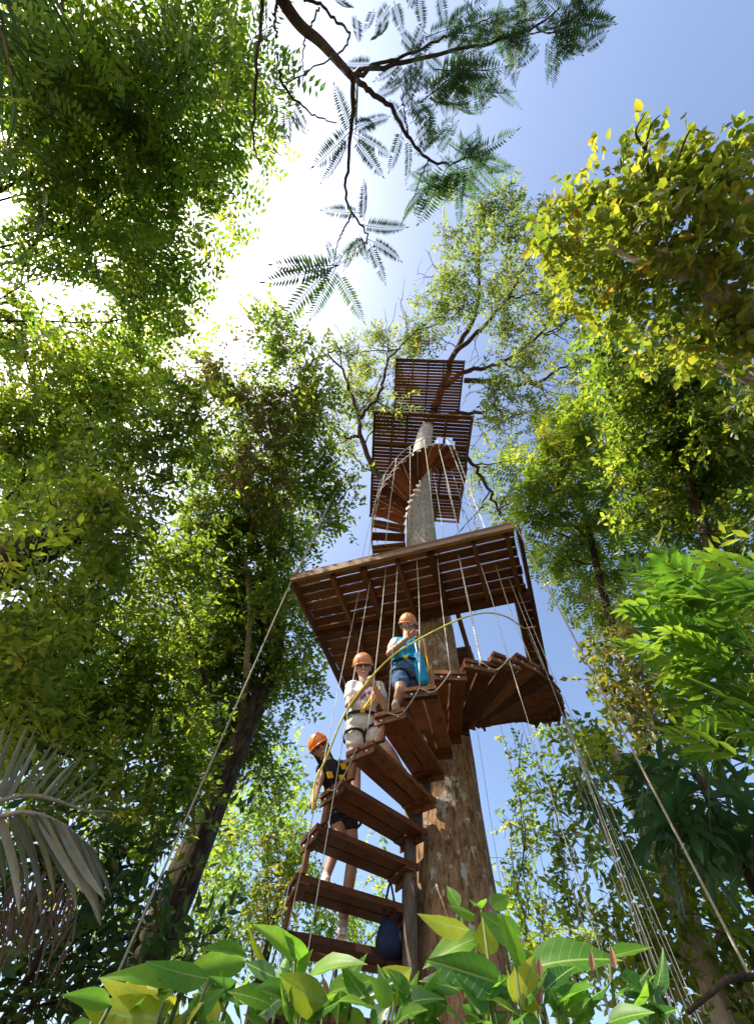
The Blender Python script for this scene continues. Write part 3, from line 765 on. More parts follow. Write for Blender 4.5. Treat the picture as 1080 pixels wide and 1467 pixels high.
# ================================================================== GUY ROPES
def guy(name, label, pts, r, mat, group=None):
    mb = MB(); mb.tube(smooth_line(pts, 40), r, 6); o = part(name, mb.mesh(name, mat, True)); tag(o, label, 'rope', group)
def to_ground(a, b_):
    a = np.asarray(a); b_ = np.asarray(b_); t = a[2] / (a[2] - b_[2]); return a + (b_ - a) * t
cl_ = f1.p(-1.99, -1.66, .02); cr_ = f1.p(1.66, -1.66, .02)
gl = to_ground(cl_, PD(180, 1370, 4.6)); gr = to_ground(cr_, PD(1085, 1420, 4.4))
sg = lambda a, b_, s: [a, a * .5 + b_ * .5 - Zv * s, b_]
guy('guy_rope', 'tan guy rope slanting from the left corner of the lowest deck down past the palm', sg(cl_, gl, .05), .0095, M_ROPE_T)
guy('guy_rope', 'tan guy rope slanting down from the corner of the lowest deck towards the lobed-leaf tree', sg(cr_, gr, .12), .0095, M_ROPE_T)
guy('guy_rope', 'pale stay rope rising from the left corner of the lowest deck', [cl_, PR(440, 790, np.linalg.norm(cl_ - EYE) + .5), PR(470, 725, np.linalg.norm(cl_ - EYE) + 2), PR(500, 670, np.linalg.norm(cl_ - EYE) + 4)], .02, M_ROPE_T)
guy('guy_rope', 'thin white rope hanging from high branches beside the dark feathery bough', [PZ(660, 60, 12), PZ(640, 250, 14), PZ(628, 420, 17)], .012, M_ROPE)
c_ = ends[15][0]
for k, (x, y) in enumerate(((935, 1400), (960, 1425))):
    g_ = to_ground(c_, PD(x, y, 4.6))
    guy('mooring_rope', ['white rope slanting from the curved landing down to the right, inner of the pair', 'white rope slanting from the curved landing down to the right, outer of the pair'][k], sg(c_ + et * .06 * k, g_, .03), .0052, M_ROPE)

# ================================================================== PEOPLE
M_SKIN = mat_plain('skin', (.50, .30, .22), .55, .35, var=.07, scale=12)
M_SKIN_T = mat_plain('tanned_skin', (.40, .215, .14), .5, .4, var=.08, scale=12)
M_ORANGE = mat_plain('orange_shell', (.75, .22, .035), .35, .5, var=.06)
M_ORANGE2 = mat_plain('faded_orange_shell', (.62, .25, .10), .4, .5, var=.08)
M_WHITE = mat_plain('white_cloth', (.72, .69, .70), .85, .15, var=.05, scale=30)
M_SHORTW = mat_plain('pale_shorts', (.68, .64, .60), .85, .15, var=.06, scale=30)
M_PINK = mat_plain('pale_pink_cloth', (.66, .52, .48), .85, .15, var=.06, scale=30)
M_BLUE = mat_plain('turquoise_cloth', (.012, .30, .56), .75, .2, var=.12, scale=25)
M_JEAN = mat_plain('denim', (.075, .125, .23), .85, .15, var=.35, scale=60)
M_BLACK = mat_plain('black_cloth', (.018, .018, .022), .8, .2)
M_STRAP = mat_plain('harness_strap', (.02, .022, .035), .7, .3)
M_YEL = mat_plain('yellow_webbing', (.75, .45, .02), .6, .3)
M_HAIR = mat_plain('dark_hair', (.025, .015, .01), .6, .3)
M_LENS = mat_plain('dark_lens', (.012, .012, .018), .08, .8)
M_LENSB = mat_plain('mirror_lens', (.35, .55, .70), .1, .9, .6)
M_LIP = mat_plain('lip', (.45, .14, .12), .5, .4, var=.05)
M_TEETH = mat_plain('teeth', (.8, .78, .72), .3, .5, var=.02)
M_SHOE = mat_plain('canvas_shoe', (.55, .52, .48), .8, .2)
M_NAVY = mat_plain('navy_cloth', (.012, .022, .055), .7, .25)
M_CYAN = mat_plain('pale_strap', (.45, .62, .75), .6, .3)
M_PRINT = mat_plain('print_purple', (.22, .10, .38), .85, .1)

def remesh(o, v, sm=2):
    m = o.modifiers.new('remesh', 'REMESH'); m.mode = 'VOXEL'; m.voxel_size = v; m.use_smooth_shade = True
    s_ = o.modifiers.new('smooth', 'SMOOTH'); s_.iterations = sm; s_.factor = .5
    return o
CLOTH = bpy.data.textures.new('cloth_folds', 'CLOUDS'); CLOTH.noise_scale = .07; CLOTH.noise_depth = 2
def folds(o, st=.030):
    d = o.modifiers.new('folds', 'DISPLACE'); d.texture = CLOTH; d.texture_coords = 'GLOBAL'; d.strength = st; d.mid_level = .45
    return o
def person(label, J, look, skin, shirt, shorts, helmet, lens, sleeves=.5, shorts_len=.45, shoe=M_SHOE, hs=1.0, group=None):
    """J: joints in the world (head, neck, chest, pelvis, shL/R, elL/R, wrL/R, hiL/R, knL/R, anL/R); look: where the face points."""
    J = {k: np.asarray(v_, float) for k, v_ in J.items()}
    t = thing('person', label, 'person', J['anR'])
    fwd = nrm(look); up_ = J['head'] - J['neck']; up_ = nrm(up_ - fwd * (up_ @ fwd)); sd = np.cross(fwd, up_)  # sd: the person's left is -sd
    b = MB(); h = J['head']; s = hs
    b.ell(h + up_ * .02 * s, sd * .076 * s, fwd * .094 * s, up_ * .112 * s, 16, 11)              # skull
    b.ell(h - up_ * .055 * s + fwd * .030 * s, sd * .055 * s, fwd * .062 * s, up_ * .068 * s, 12, 9)     # jaw
    b.cap(h + fwd * .092 * s + up_ * .012 * s, .010 * s, h + fwd * .112 * s - up_ * .022 * s, .015 * s, 8)      # nose
    for q in (-1, 1):
        b.ell(h + sd * q * .079 * s - up_ * .005 * s, sd * .012 * s, fwd * .02 * s, up_ * .032 * s, 8, 6)
    b.cap(h - up_ * .06 * s, .052 * s, J['neck'], .056, 12)
    cx = nrm(J['shR'] - J['shL']); tup = nrm(J['neck'] - J['pelvis']); tf = nrm(np.cross(tup, cx)); tf = tf if tf @ look > 0 else -tf
    b.cap(J['neck'], .056, J['chest'] + tup * .05, .085, 12)
    b.ell(J['chest'], cx * .155, tf * .105, tup * .17, 14, 9)
    mid = J['chest'] * .45 + J['pelvis'] * .55
    b.ell(mid, cx * .135, tf * .095, tup * .17, 14, 9)
    b.ell(J['pelvis'], cx * .155, tf * .115, tup * .12, 14, 9)
    for q in 'LR':
        b.cap(J['chest'] + (J['sh' + q] - J['chest']) * .55 + tup * .04, .06, J['sh' + q], .058, 10)
        b.cap(J['sh' + q], .054, J['el' + q], .042, 10); b.cap(J['el' + q], .042, J['wr' + q], .029, 10)
        b.cap(J['hi' + q] * .8 + J['pelvis'] * .2, .088, J['kn' + q], .060, 12)
        k, a_ = J['kn' + q], J['an' + q]
        b.cap(k, .058, k + (a_ - k) * .35, .056, 12); b.cap(k + (a_ - k) * .35, .056, a_, .038, 12)
        toe = nrm(look * np.array([1, 1, 0]) + np.array([0, 0, -.12])); b.cap(a_ - Zv * .035, .036, a_ + toe * .13 - Zv * .05, .028, 10)
        # hand: palm, four fingers curled over, thumb
        w = J['wr' + q]; d = nrm(w - J['el' + q]); hx = nrm(np.cross(d, look)); hn = np.cross(hx, d)
        pc = w + d * .055
        b.ell(pc, hx * .040, d * .052, hn * .018, 10, 7)
        for i, (o_, l_) in enumerate(((-.028, .030), (-.010, .036), (.009, .034), (.026, .027))):
            p0 = pc + d * .040 + hx * o_; p1 = p0 + d * l_ + hn * .012; p2 = p1 + hn * .030 + d * .004; p3 = p2 + hn * .016 - d * .016
            b.cap(p0, .0098, p1, .0092, 6); b.cap(p1, .0092, p2, .0088, 6); b.cap(p2, .0088, p3, .0082, 6)
        p0 = pc - d * .02 + hx * (-.032); p1 = p0 + d * .03 - hx * .020 + hn * .016; b.cap(p0, .012, p1, .010, 6); b.cap(p1, .010, p1 + hn * .026 + d * .008, .009, 6)
    body = remesh(part('body', b.mesh('body', skin, True), t), .0075)
    # shirt
    if shirt:
        c = MB(); g = .014
        c.ell(J['chest'] + tup * .005, cx * (.158 + g), tf * (.112 + g), tup * .175, 14, 9); c.ell(mid, cx * (.140 + g), tf * (.10 + g), tup * .17, 14, 9)
        c.ell(J['pelvis'] + tup * .05, cx * (.152 + g), tf * (.108 + g), tup * .07, 14, 9)
        for q in 'LR':
            c.cap(J['chest'] + (J['sh' + q] - J['chest']) * .5 + tup * .05, .062 + g * .6, J['sh' + q] + tup * .005, .058 + g, 10)
            if sleeves > 0: c.cap(J['sh' + q], .060 + g, J['sh' + q] + (J['el' + q] - J['sh' + q]) * sleeves, .055 + g, 10)
        folds(remesh(part('shirt', c.mesh('shirt', shirt, True), t), .011, 3))
    c = MB()
    c.ell(J['pelvis'], cx * .172, tf * .130, tup * .115, 14, 9)
    for q in 'LR':
        hp = J['hi' + q] * .85 + J['pelvis'] * .15; c.cap(hp, .104, hp + (J['kn' + q] - hp) * shorts_len, .092, 12)
    folds(remesh(part('shorts', c.mesh('shorts', shorts, True), t), .011, 3))
    # helmet with a brim, chin strap, sunglasses, mouth, hair
    c = MB(); hc = h + up_ * .045 * s - fwd * .008 * s
    c.ell(hc, sd * .104 * s, fwd * .124 * s, up_ * .112 * s, 18, 8, cut=-12)
    hm = part('helmet', c.mesh('helmet', helmet, True), t)
    c = MB(); ring = []
    for k in range(20):
        a_ = 2 * math.pi * k / 20; ring.append(hc - up_ * .022 * s + sd * .106 * s * math.cos(a_) + fwd * (.127 * s + (.014 if math.sin(a_) > .3 else 0)) * math.sin(a_))
    c.tube(ring + ring[:1], .0075 * s, 6); part('brim', c.mesh('brim', helmet, True), hm)
    c = MB()
    for k in (-1, 0, 1): c.box(hc + up_ * .100 * s + sd * k * .045 * s + fwd * .02 * s - up_ * abs(k) * .013, sd * .014, fwd * .055, up_ * .012)
    part('vent', c.mesh('vent', M_BLACK), hm)
    c = MB()
    for q in (-1, 1): c.tube([hc + sd * q * .098 * s - up_ * .02, h + sd * q * .082 * s - up_ * .05 * s + fwd * .01, h - up_ * .122 * s + fwd * .045 * s], .0065, 5)
    part('chin_strap', c.mesh('chin_strap', M_BLACK, True), hm)
    c = MB()
    for q in (-1, 1):
        c.ell(h + sd * q * .035 * s + fwd * .090 * s + up_ * .016 * s, sd * .031 * s, fwd * .014 * s, up_ * .023 * s, 12, 7)
    gl_ = part('sunglasses', c.mesh('lens', lens, True), t)
    c = MB(); c.tube([h + sd * .012 * s + fwd * .104 * s + up_ * .022 * s, h - sd * .012 * s + fwd * .104 * s + up_ * .022 * s], .005, 5)
    for q in (-1, 1): c.tube([h + sd * q * .064 * s + fwd * .086 * s + up_ * .020 * s, h + sd * q * .082 * s + up_ * .012 * s], .0045, 5)
    part('frame', c.mesh('frame', M_BLACK, True), gl_)
    c = MB(); c.ell(h - up_ * .052 * s + fwd * .088 * s, sd * .027 * s, fwd * .008, up_ * .009 * s, 10, 5); mo = part('mouth', c.mesh('mouth', M_LIP, True), t)
    c = MB(); c.ell(h - up_ * .051 * s + fwd * .094 * s, sd * .020 * s, fwd * .005, up_ * .0045 * s, 10, 5); part('teeth', c.mesh('teeth', M_TEETH, True), mo)
    for q in 'LR':
        c = MB(); a_ = J['an' + q]; toe = nrm(look * np.array([1, 1, 0]) + np.array([0, 0, -.12]))
        c.cap(a_ - Zv * .034, .042, a_ + toe * .125 - Zv * .052, .033, 12); c.cap(a_ + Zv * .010, .043, a_ - Zv * .03, .045, 12)
        sh_ = remesh(part('shoe', c.mesh('shoe', shoe, True), t), .009, 2)
        c = MB(); c.ell(a_ + toe * .055 - Zv * .078, toe * .125, np.cross(toe, Zv) * .044, Zv * .014, 14, 6); part('sole', c.mesh('sole', M_TEETH), sh_)
    # climbing harness: waist belt, leg loops
    c = MB(); ring = []
    for k in range(18):
        a_ = 2 * math.pi * k / 18; ring.append(J['pelvis'] + tup * .075 + cx * .182 * math.cos(a_) + tf * .142 * math.sin(a_))
    c.tube(ring + ring[:1], .017, 6)
    hn_ = part('harness', c.mesh('belt', M_STRAP, True), t)
    for q in 'LR':
        hp = J['hi' + q]; d = nrm(J['kn' + q] - hp); u_ = nrm(np.cross(d, look)); w_ = np.cross(d, u_); cc = hp + d * .07; ring = []
        for k in range(14):
            a_ = 2 * math.pi * k / 14; ring.append(cc + (u_ * math.cos(a_) + w_ * math.sin(a_)) * .115 + d * .03 * math.sin(a_))
        c = MB(); c.tube(ring + ring[:1], .014, 6); part('leg_loop', c.mesh('leg_loop', M_STRAP, True), hn_)
    c = MB(); c.box(J['pelvis'] + tup * .075 + tf * .155, cx * .05, tup * .04, tf * .02); part('buckle', c.mesh('buckle', M_YEL), hn_)
    return t, dict(h=h, up=up_, fwd=fwd, sd=sd, cx=cx, tf=tf, tup=tup, hn=hn_, J=J)
def hair(t, k, s=1.0, tail=.18):
    c = MB(); h = k['h']
    c.ell(h - k['fwd'] * .042 * s - k['up'] * .01, k['sd'] * .086 * s, k['fwd'] * .085 * s, k['up'] * .098 * s, 14, 9)
    for q in (-1, 1): c.cap(h + k['sd'] * q * .062 * s - k['fwd'] * .055 - k['up'] * .02, .030 * s, h + k['sd'] * q * .066 * s - k['fwd'] * .06 - k['up'] * tail, .022 * s, 8)
    remesh(part('hair', c.mesh('hair', M_HAIR, True), t), .010, 2)
def joints(D, **px):
    return {k: PD(v_[0], v_[1], v_[2] if len(v_) > 2 else D) for k, v_ in px.items()}
def face_cam(p, lift=.22): return nrm(EYE - p + np.array([0, 0, lift * np.linalg.norm(EYE - p)]))

J = joints(4.5, head=(459, 1072, 4.35), neck=(469, 1091, 4.38), chest=(480, 1113, 4.42), pelvis=(491, 1160, 4.55), shL=(463, 1103, 4.4), shR=(497, 1100, 4.42), elL=(453, 1130, 4.3), wrL=(449, 1150, 4.15), elR=(508, 1122, 4.45), wrR=(504, 1144, 4.4),
           hiL=(484, 1168, 4.57), hiR=(501, 1167, 4.57), knL=(485, 1202, 4.55), anL=(467, 1257, 4.54), knR=(506, 1226, 4.62), anR=(491, 1326, 4.6))
t1, k1 = person('person in bright orange helmet and black top, lowest on the stairs, leaning outwards', J, face_cam(J['head']), M_SKIN_T, M_BLACK, M_BLACK, M_ORANGE, M_LENS, sleeves=0, shorts_len=.28, hs=1.1)
hair(t1, k1)
c = MB()
for q in (-1, 1): c.tube([J['chest'] + k1['cx'] * q * .10 + k1['tup'] * .16 + k1['tf'] * .03, J['chest'] + k1['cx'] * q * .085 + k1['tf'] * .125 + k1['tup'] * .04, J['pelvis'] + k1['cx'] * q * .06 + k1['tf'] * .14 + k1['tup'] * .07], .016, 5)
sh_ = part('shoulder_strap', c.mesh('shoulder_strap', M_STRAP, True), t1)
for q, w in ((-.085, .10), (.03, .06), (.09, .17)):
    c = MB(); c.box(J['chest'] + k1['cx'] * q + k1['tf'] * .135 + k1['tup'] * (w - .10), k1['cx'] * .055, k1['tup'] * .06, k1['tf'] * .03); part('buckle', c.mesh('buckle', M_YEL), sh_)

J = joints(3.85, head=(520, 957, 3.78), neck=(521, 974, 3.8), chest=(523, 999), pelvis=(517, 1038, 3.9), shL=(504, 984), shR=(542, 985), elL=(499, 1010, 3.75), wrL=(520, 987, 3.6), elR=(551, 1012, 3.75), wrR=(537, 985, 3.6),
           hiL=(507, 1047, 3.92), hiR=(528, 1046, 3.92), knL=(508, 1092, 3.95), anL=(511, 1138, 4.02), knR=(557, 1077, 3.9), anR=(576, 1106, 4.02))
t2, k2 = person('person in white T-shirt and pale shorts holding the yellow rope, middle of the three', J, face_cam(J['head']), M_SKIN, M_WHITE, M_SHORTW, M_ORANGE2, M_LENS, sleeves=.55, shorts_len=.40, hs=1.2)
hair(t2, k2, 1.1)
for q, w, m_ in ((-.02, -.02, M_PRINT), (.03, .0, M_PRINT), (.02, -.05, M_PINK), (-.05, -.05, M_PRINT), (.06, -.03, M_PINK)):
    c = MB(); c.ell(J['chest'] + k2['tf'] * .122 + k2['cx'] * q + k2['tup'] * (w - .01), k2['cx'] * .022, k2['tup'] * .03, k2['tf'] * .008, 8, 5); part('shirt_print', c.mesh('shirt_print', m_, True), t2)
for q in (.10, .15):
    p = J['chest'] + k2['tf'] * .14 + k2['cx'] * q
    rope(k2['hn'], [p + k2['tup'] * .12, p + k2['tf'] * .03, p - k2['tup'] * .1 - k2['cx'] * .05, J['pelvis'] + k2['tf'] * .16 + k2['tup'] * .07], .013, M_YEL, 'lanyard', 12)

J = joints(3.48, head=(584, 897), neck=(583, 914), chest=(582, 932), pelvis=(580, 962, 3.52), shL=(567, 921), shR=(600, 919), elL=(558, 936, 3.38), wrL=(583, 915, 3.26), elR=(606, 942), wrR=(601, 920, 3.36),
           hiL=(572, 968, 3.52), hiR=(592, 966, 3.54), knL=(574, 990, 3.42), anL=(567, 1010, 3.52), knR=(597, 1012, 3.74), anR=(606, 1062, 3.94))
t3, k3 = person('person in turquoise vest, denim shorts and mirrored sunglasses, highest of the three', J, face_cam(J['head']), M_SKIN_T, M_BLUE, M_JEAN, M_ORANGE2, M_LENSB, sleeves=0, shorts_len=.55, hs=1.12)
hair(t3, k3, 1.0, .08)
c = MB()
for q in 'LR': c.cap(J['sh' + q], .074, J['sh' + q] + (J['el' + q] - J['sh' + q]) * .55, .066, 10)
remesh(part('sleeves', c.mesh('sleeves', M_PINK, True), t3), .011, 2)
c = MB(); cx, tup, tf = k3['cx'], k3['tup'], k3['tf']
c.cap(J['pelvis'] + cx * .13 + tup * .16 + tf * .05, .075, J['pelvis'] + cx * .21 - tup * .20 + tf * .08, .065, 12); remesh(part('loose_vest_tail', c.mesh('loose_vest_tail', M_BLUE, True), t3), .011, 2)
rope(k3['hn'], [J['chest'] + cx * .10 + tf * .14, J['pelvis'] + cx * .15 + tf * .18, J['pelvis'] + cx * .17 - tup * .18 + tf * .18], .012, M_CYAN, 'lanyard', 10)
rope(k3['hn'], [J['wrR'] + tf * .03, J['chest'] + cx * .2 + tf * .12, J['pelvis'] + cx * .26 + tf * .1, J['pelvis'] + cx * .26 - tup * .12 + tf * .1], .008, M_YEL, 'lanyard', 12)

# dark blue bag behind the lowest post
pb = PD(556, 1346, 4.35)
bag = thing('bag', 'dark blue rounded bag hanging behind the lowest post of the spiral stairs', 'bag', pb)
c = MB(); c.ell(pb, (.095, 0, 0), (0, .095, 0), (0, 0, .12), 16, 10); c.ell(pb - Zv * .03, (.105, 0, 0), (0, .105, 0), (0, 0, .09), 16, 10)
remesh(part('pouch', c.mesh('pouch', M_NAVY, True), bag), .012)
rope(bag, [pb + np.array([.07, 0, .12]), pb + np.array([.03, .03, .30]), pb + np.array([.0, .04, .36]), pb + np.array([-.05, 0, .12])], .010, M_STRAP, 'strap', 14)

# ================================================================== TREES AROUND THE CLEARING
# -- left: tall tree under the sun, feathery canopy over the camera's left
cl = circles([(20, 250, 34), (45, 300, 26), (15, 355, 34), (50, 345, 30), (75, 290, 40), (30, 60, 80), (110, 70, 85), (200, 55, 85), (290, 60, 80), (350, 50, 60), (60, 160, 80), (150, 170, 90), (240, 165, 85), (330, 140, 60), (385, 150, 34), (105, 235, 62), (170, 270, 80), (255, 255, 75),
              (320, 225, 42), (105, 355, 56), (170, 370, 70), (245, 340, 60), (300, 300, 40), (40, 405, 46), (110, 440, 62), (190, 455, 62), (245, 430, 44), (60, 225, 36), (25, 205, 36), (325, 365, 15), (318, 330, 14), (230, 400, 40), (400, 60, 30), (410, 170, 22), (345, 275, 18), (60, 110, 70), (180, 120, 80), (290, 110, 70), (120, 320, 70), (210, 320, 60), (280, 210, 60), (110, 200, 60), (140, 410, 50), (220, 210, 60)], 7.6, .12)
ft, _, _ = tree('feathery_tree', 'tall tree with feathery canopy that hides the sun, upper left', None, (-8.4, 2.6), (-8.0, .8, 9.8), .30, .03, cl, G['feather'], M_BARK_D, .105, .42, 1.75, per=16, sub=10, style='pinnate', nlimb=14, limb_r=.13, spread=1.6, hollow=.2, tone=.26)
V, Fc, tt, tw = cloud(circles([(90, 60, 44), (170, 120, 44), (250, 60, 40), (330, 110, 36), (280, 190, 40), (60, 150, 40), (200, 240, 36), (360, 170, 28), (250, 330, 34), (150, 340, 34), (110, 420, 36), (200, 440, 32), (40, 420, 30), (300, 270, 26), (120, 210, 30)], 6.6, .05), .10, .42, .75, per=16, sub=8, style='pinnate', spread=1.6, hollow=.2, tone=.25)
part('sun_tinted_sprays', mesh('sun_tinted_sprays', V, Fc, G['bright'], False, tt), ft)  # sunlight on the canopy put into a brighter leaf colour
# -- far left: lighter, yellow-green foliage with thin branches and white sky between
cl = circles([(20, 480, 46), (60, 500, 46), (120, 510, 44), (170, 560, 44), (215, 510, 34), (240, 560, 30), (20, 620, 44), (150, 660, 40), (100, 650, 44), (30, 575, 52), (100, 560, 50), (60, 640, 52), (130, 610, 42), (20, 680, 50), (85, 715, 50), (150, 560, 34), (185, 600, 30), (190, 520, 36), (30, 740, 46), (250, 470, 30), (215, 555, 24)], 11, .10)
yg, _, _ = tree('yellow_green_tree', 'airy yellow-green tree glowing in the sun, behind the dense mass at far left', None, at_ground(40, 1000, 11), (*PR(70, 640, 11)[:2], PR(70, 600, 11)[2]), .24, .06, cl, G['mid'], M_BARK_D, .14, .5, 3.0, sub=11, nlimb=10, tone=.2, hollow=.25)
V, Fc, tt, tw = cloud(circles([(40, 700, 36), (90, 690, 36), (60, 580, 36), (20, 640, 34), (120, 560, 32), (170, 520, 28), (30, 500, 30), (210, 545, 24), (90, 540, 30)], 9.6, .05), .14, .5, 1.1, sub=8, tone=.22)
part('sun_tinted_sprays', mesh('sun_tinted_sprays', V, Fc, G['bright'], False, tt), yg)  # lit patches painted by lighter green leaves
# -- the big dense tree left of the stairs
gB = at_ground(262, 1255, 9.0)
tp = PR(400, 620, 13.5)
def graded(l): return [c + ((8.6 if c[0] < 278 else 10.0 if c[0] >= 425 else 11.8),) for c in l]
dense = circles(graded([(385, 500, 52), (330, 520, 48), (430, 545, 48), (455, 590, 34), (270, 585, 55), (310, 640, 60), (250, 660, 55), (390, 650, 55), (440, 655, 44), (340, 720, 75), (270, 745, 70), (420, 735, 62), (470, 700, 36),
                 (320, 815, 78), (250, 845, 72), (395, 820, 66), (430, 860, 52), (350, 905, 70), (280, 925, 70), (420, 925, 44), (385, 985, 48), (325, 1000, 66), (255, 1010, 66), (440, 960, 28), (300, 1085, 55), (370, 1060, 44), (240, 1100, 46), (395, 1110, 30), (490, 740, 26), (500, 690, 22), (300, 740, 60), (350, 860, 60), (290, 1000, 50), (330, 560, 50), (400, 600, 50), (360, 690, 60), (250, 780, 50), (210, 1010, 40), (310, 930, 60), (400, 940, 36), (275, 1090, 36), (330, 1060, 36), (262, 1140, 32), (240, 1180, 26), (300, 1040, 40)]), 11.8, .06)
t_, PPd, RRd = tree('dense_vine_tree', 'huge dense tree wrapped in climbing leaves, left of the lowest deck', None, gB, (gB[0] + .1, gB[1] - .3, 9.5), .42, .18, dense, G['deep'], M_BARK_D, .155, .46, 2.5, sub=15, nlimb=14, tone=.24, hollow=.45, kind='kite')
V, Fc, tt, tw = cloud(circles([(390, 530, 48), (345, 560, 55), (420, 590, 50), (370, 625, 55), (300, 560, 40), (440, 620, 34), (400, 690, 46), (440, 560, 34), (350, 680, 34)], 10.6, .05), .13, .5, 1.3, sub=10, tone=.2)
part('dry_climber', mesh('dry_climber', V, Fc, G['dry'], False, tt), t_)
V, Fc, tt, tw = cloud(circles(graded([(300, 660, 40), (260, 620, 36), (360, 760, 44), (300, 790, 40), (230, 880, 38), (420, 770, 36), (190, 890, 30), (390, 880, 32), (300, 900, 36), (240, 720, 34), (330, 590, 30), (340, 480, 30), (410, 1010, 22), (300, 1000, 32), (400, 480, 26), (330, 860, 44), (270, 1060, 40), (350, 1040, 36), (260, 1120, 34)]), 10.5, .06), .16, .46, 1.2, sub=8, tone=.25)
part('sun_tinted_sprays', mesh('sun_tinted_sprays', V, Fc, G['bright'], False, tt), t_)  # brighter leaves stand in for sun on the climbing foliage
mb = MB(); A = smooth_line([PR(330, 1080, 11.6), PR(350, 1000, 11.2), PR(354, 940, 10.8), PR(358, 880, 10.9), PR(352, 800, 11.6)], 30); mb.tube(A, np.linspace(.09, .05, 30), 9)
part('pale_stem', mb.mesh('pale_stem', M_BARK_P, True), t_)
# -- mass of foliage at far left with a heavy trunk showing through
cl = circles([(40, 770, 40), (130, 660, 46), (190, 640, 44), (190, 720, 50), (150, 790, 46), (60, 930, 70), (140, 890, 66), (200, 940, 60), (30, 1000, 60), (110, 1000, 70), (180, 1030, 66), (90, 860, 40), (60, 1085, 56), (140, 1110, 60), (215, 1130, 50), (20, 890, 40), (200, 800, 46), (90, 1150, 40), (170, 1180, 50), (150, 720, 40, 6.2), (190, 770, 36, 6.0), (130, 780, 26, 5.6), (60, 745, 30, 5.8), (100, 900, 36, 5.8), (30, 930, 36, 5.6), (20, 800, 24, 5.4), (160, 830, 44, 6.5), (80, 1020, 60), (170, 980, 60), (60, 960, 50), (15, 850, 36, 6), (60, 890, 44, 6.2), (20, 960, 40, 6), (40, 1020, 40, 6.2), (90, 1050, 40, 6.5), (140, 700, 44, 7), (90, 830, 30, 5.4)], 8.2, .10)
bT = PD(45, 830, 5.6)
t_, PPm, RRm = tree('broad_tree', 'broad shady tree with a thick brown leaning trunk, at the left edge of the clearing', None, (bT[0] - .9, bT[1] - .05), tuple(PD(170, 735, 6.2)), .36, .24, cl, G['mid'], M_BARK_D, .125, .46, 3.0, sub=14, nlimb=12, tone=.27, limb_r=.15)
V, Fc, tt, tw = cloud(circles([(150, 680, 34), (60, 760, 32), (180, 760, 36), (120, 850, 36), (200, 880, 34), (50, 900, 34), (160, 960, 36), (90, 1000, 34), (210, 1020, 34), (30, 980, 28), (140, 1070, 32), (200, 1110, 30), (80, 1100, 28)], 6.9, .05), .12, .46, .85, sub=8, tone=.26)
part('sun_tinted_sprays', mesh('sun_tinted_sprays', V, Fc, G['bright'], False, tt), t_)  # lighter leaf colour added to look like sun on this tree
# -- low dark thicket bottom left
cl = circles([(60, 1250, 60), (150, 1260, 55), (40, 1340, 60), (120, 1350, 60), (200, 1340, 40), (60, 1430, 60), (150, 1430, 55), (20, 1180, 36), (230, 1250, 30), (230, 1410, 40), (260, 1180, 30), (110, 1200, 46)], 6.2, .1)
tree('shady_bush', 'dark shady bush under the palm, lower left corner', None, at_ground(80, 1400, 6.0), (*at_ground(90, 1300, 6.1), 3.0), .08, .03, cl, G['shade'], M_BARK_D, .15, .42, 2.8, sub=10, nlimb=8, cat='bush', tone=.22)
# -- light bushes and trees behind the stairs
def bgtree(label, px, py, d, lst, mat, leaf, cover, bark=M_BARK_D, r0=.16, **kw):
    q = at_ground(px, 1300, d); ct = PR(px, py, d)
    tree('background_tree', label, 'trees behind the stairs', q, (q[0], q[1], max(2.5, ct[2])), r0, .04, circles(lst, d, .12), mat, bark, leaf, .5, cover, nlimb=7, **kw)
bgtree('pale sunlit tree between the huge dense tree and the lower steps', 400, 1130, 17, [(370, 1140, 40), (410, 1170, 40), (350, 1190, 36), (400, 1225, 46), (340, 1255, 44), (430, 1260, 38), (380, 1100, 24), (415, 1080, 20), (430, 1130, 24), (395, 1290, 40), (330, 1310, 36)], G['bright'], .17, 1.69, tone=.25, sub=8, hollow=.2)
bgtree('orange-flecked tree behind the left posts of the stairs', 395, 1230, 15, [(392, 1195, 24), (400, 1240, 30), (375, 1260, 28), (410, 1285, 28), (385, 1310, 30)], G['vine'], .15, 1.22, tone=.25, sub=7, hollow=.2)
bgtree('yellowish thicket tree seen low between the steps', 490, 1300, 18, [(470, 1310, 36), (520, 1310, 36), (440, 1330, 36), (500, 1345, 40), (555, 1330, 30), (540, 1290, 18), (560, 1250, 16), (545, 1180, 14), (530, 1230, 14), (455, 1290, 22)], G['bright'], .17, 1.49, tone=.22, sub=8, hollow=.2)
bgtree('slender tree with sparse leaves behind the net ropes, right of the trunk', 745, 1200, 16, [(745, 1110, 26), (735, 1170, 30), (770, 1210, 30), (735, 1240, 28), (765, 1275, 28), (790, 1300, 30), (740, 1300, 26), (775, 1140, 26), (795, 1095, 24), (720, 1060, 12), (790, 1050, 20), (745, 1330, 26)], G['deep'], .17, 1.01, tone=.3, sub=7, hollow=.1, r0=.10)
bgtree('green tree low behind the shrub, right of the trunk', 800, 1330, 15, [(760, 1350, 34), (820, 1345, 40), (870, 1370, 40), (800, 1400, 40), (740, 1395, 34)], G['mid'], .18, 1.76, tone=.24)
bgtree('distant tree low at the left between the dark trunk and the pale tree', 300, 1260, 18, [(300, 1240, 36), (330, 1200, 30), (290, 1300, 44), (330, 1350, 44), (270, 1350, 34), (310, 1160, 24)], G['mid'], .18, 1.49, tone=.24)
bgtree('thin bushy tree in shade between the dense tree and the palm', 210, 1260, 13, [(200, 1220, 34), (230, 1190, 28), (180, 1290, 44), (150, 1240, 36), (120, 1290, 40), (190, 1350, 40)], G['deep'], .17, 1.62, tone=.28)

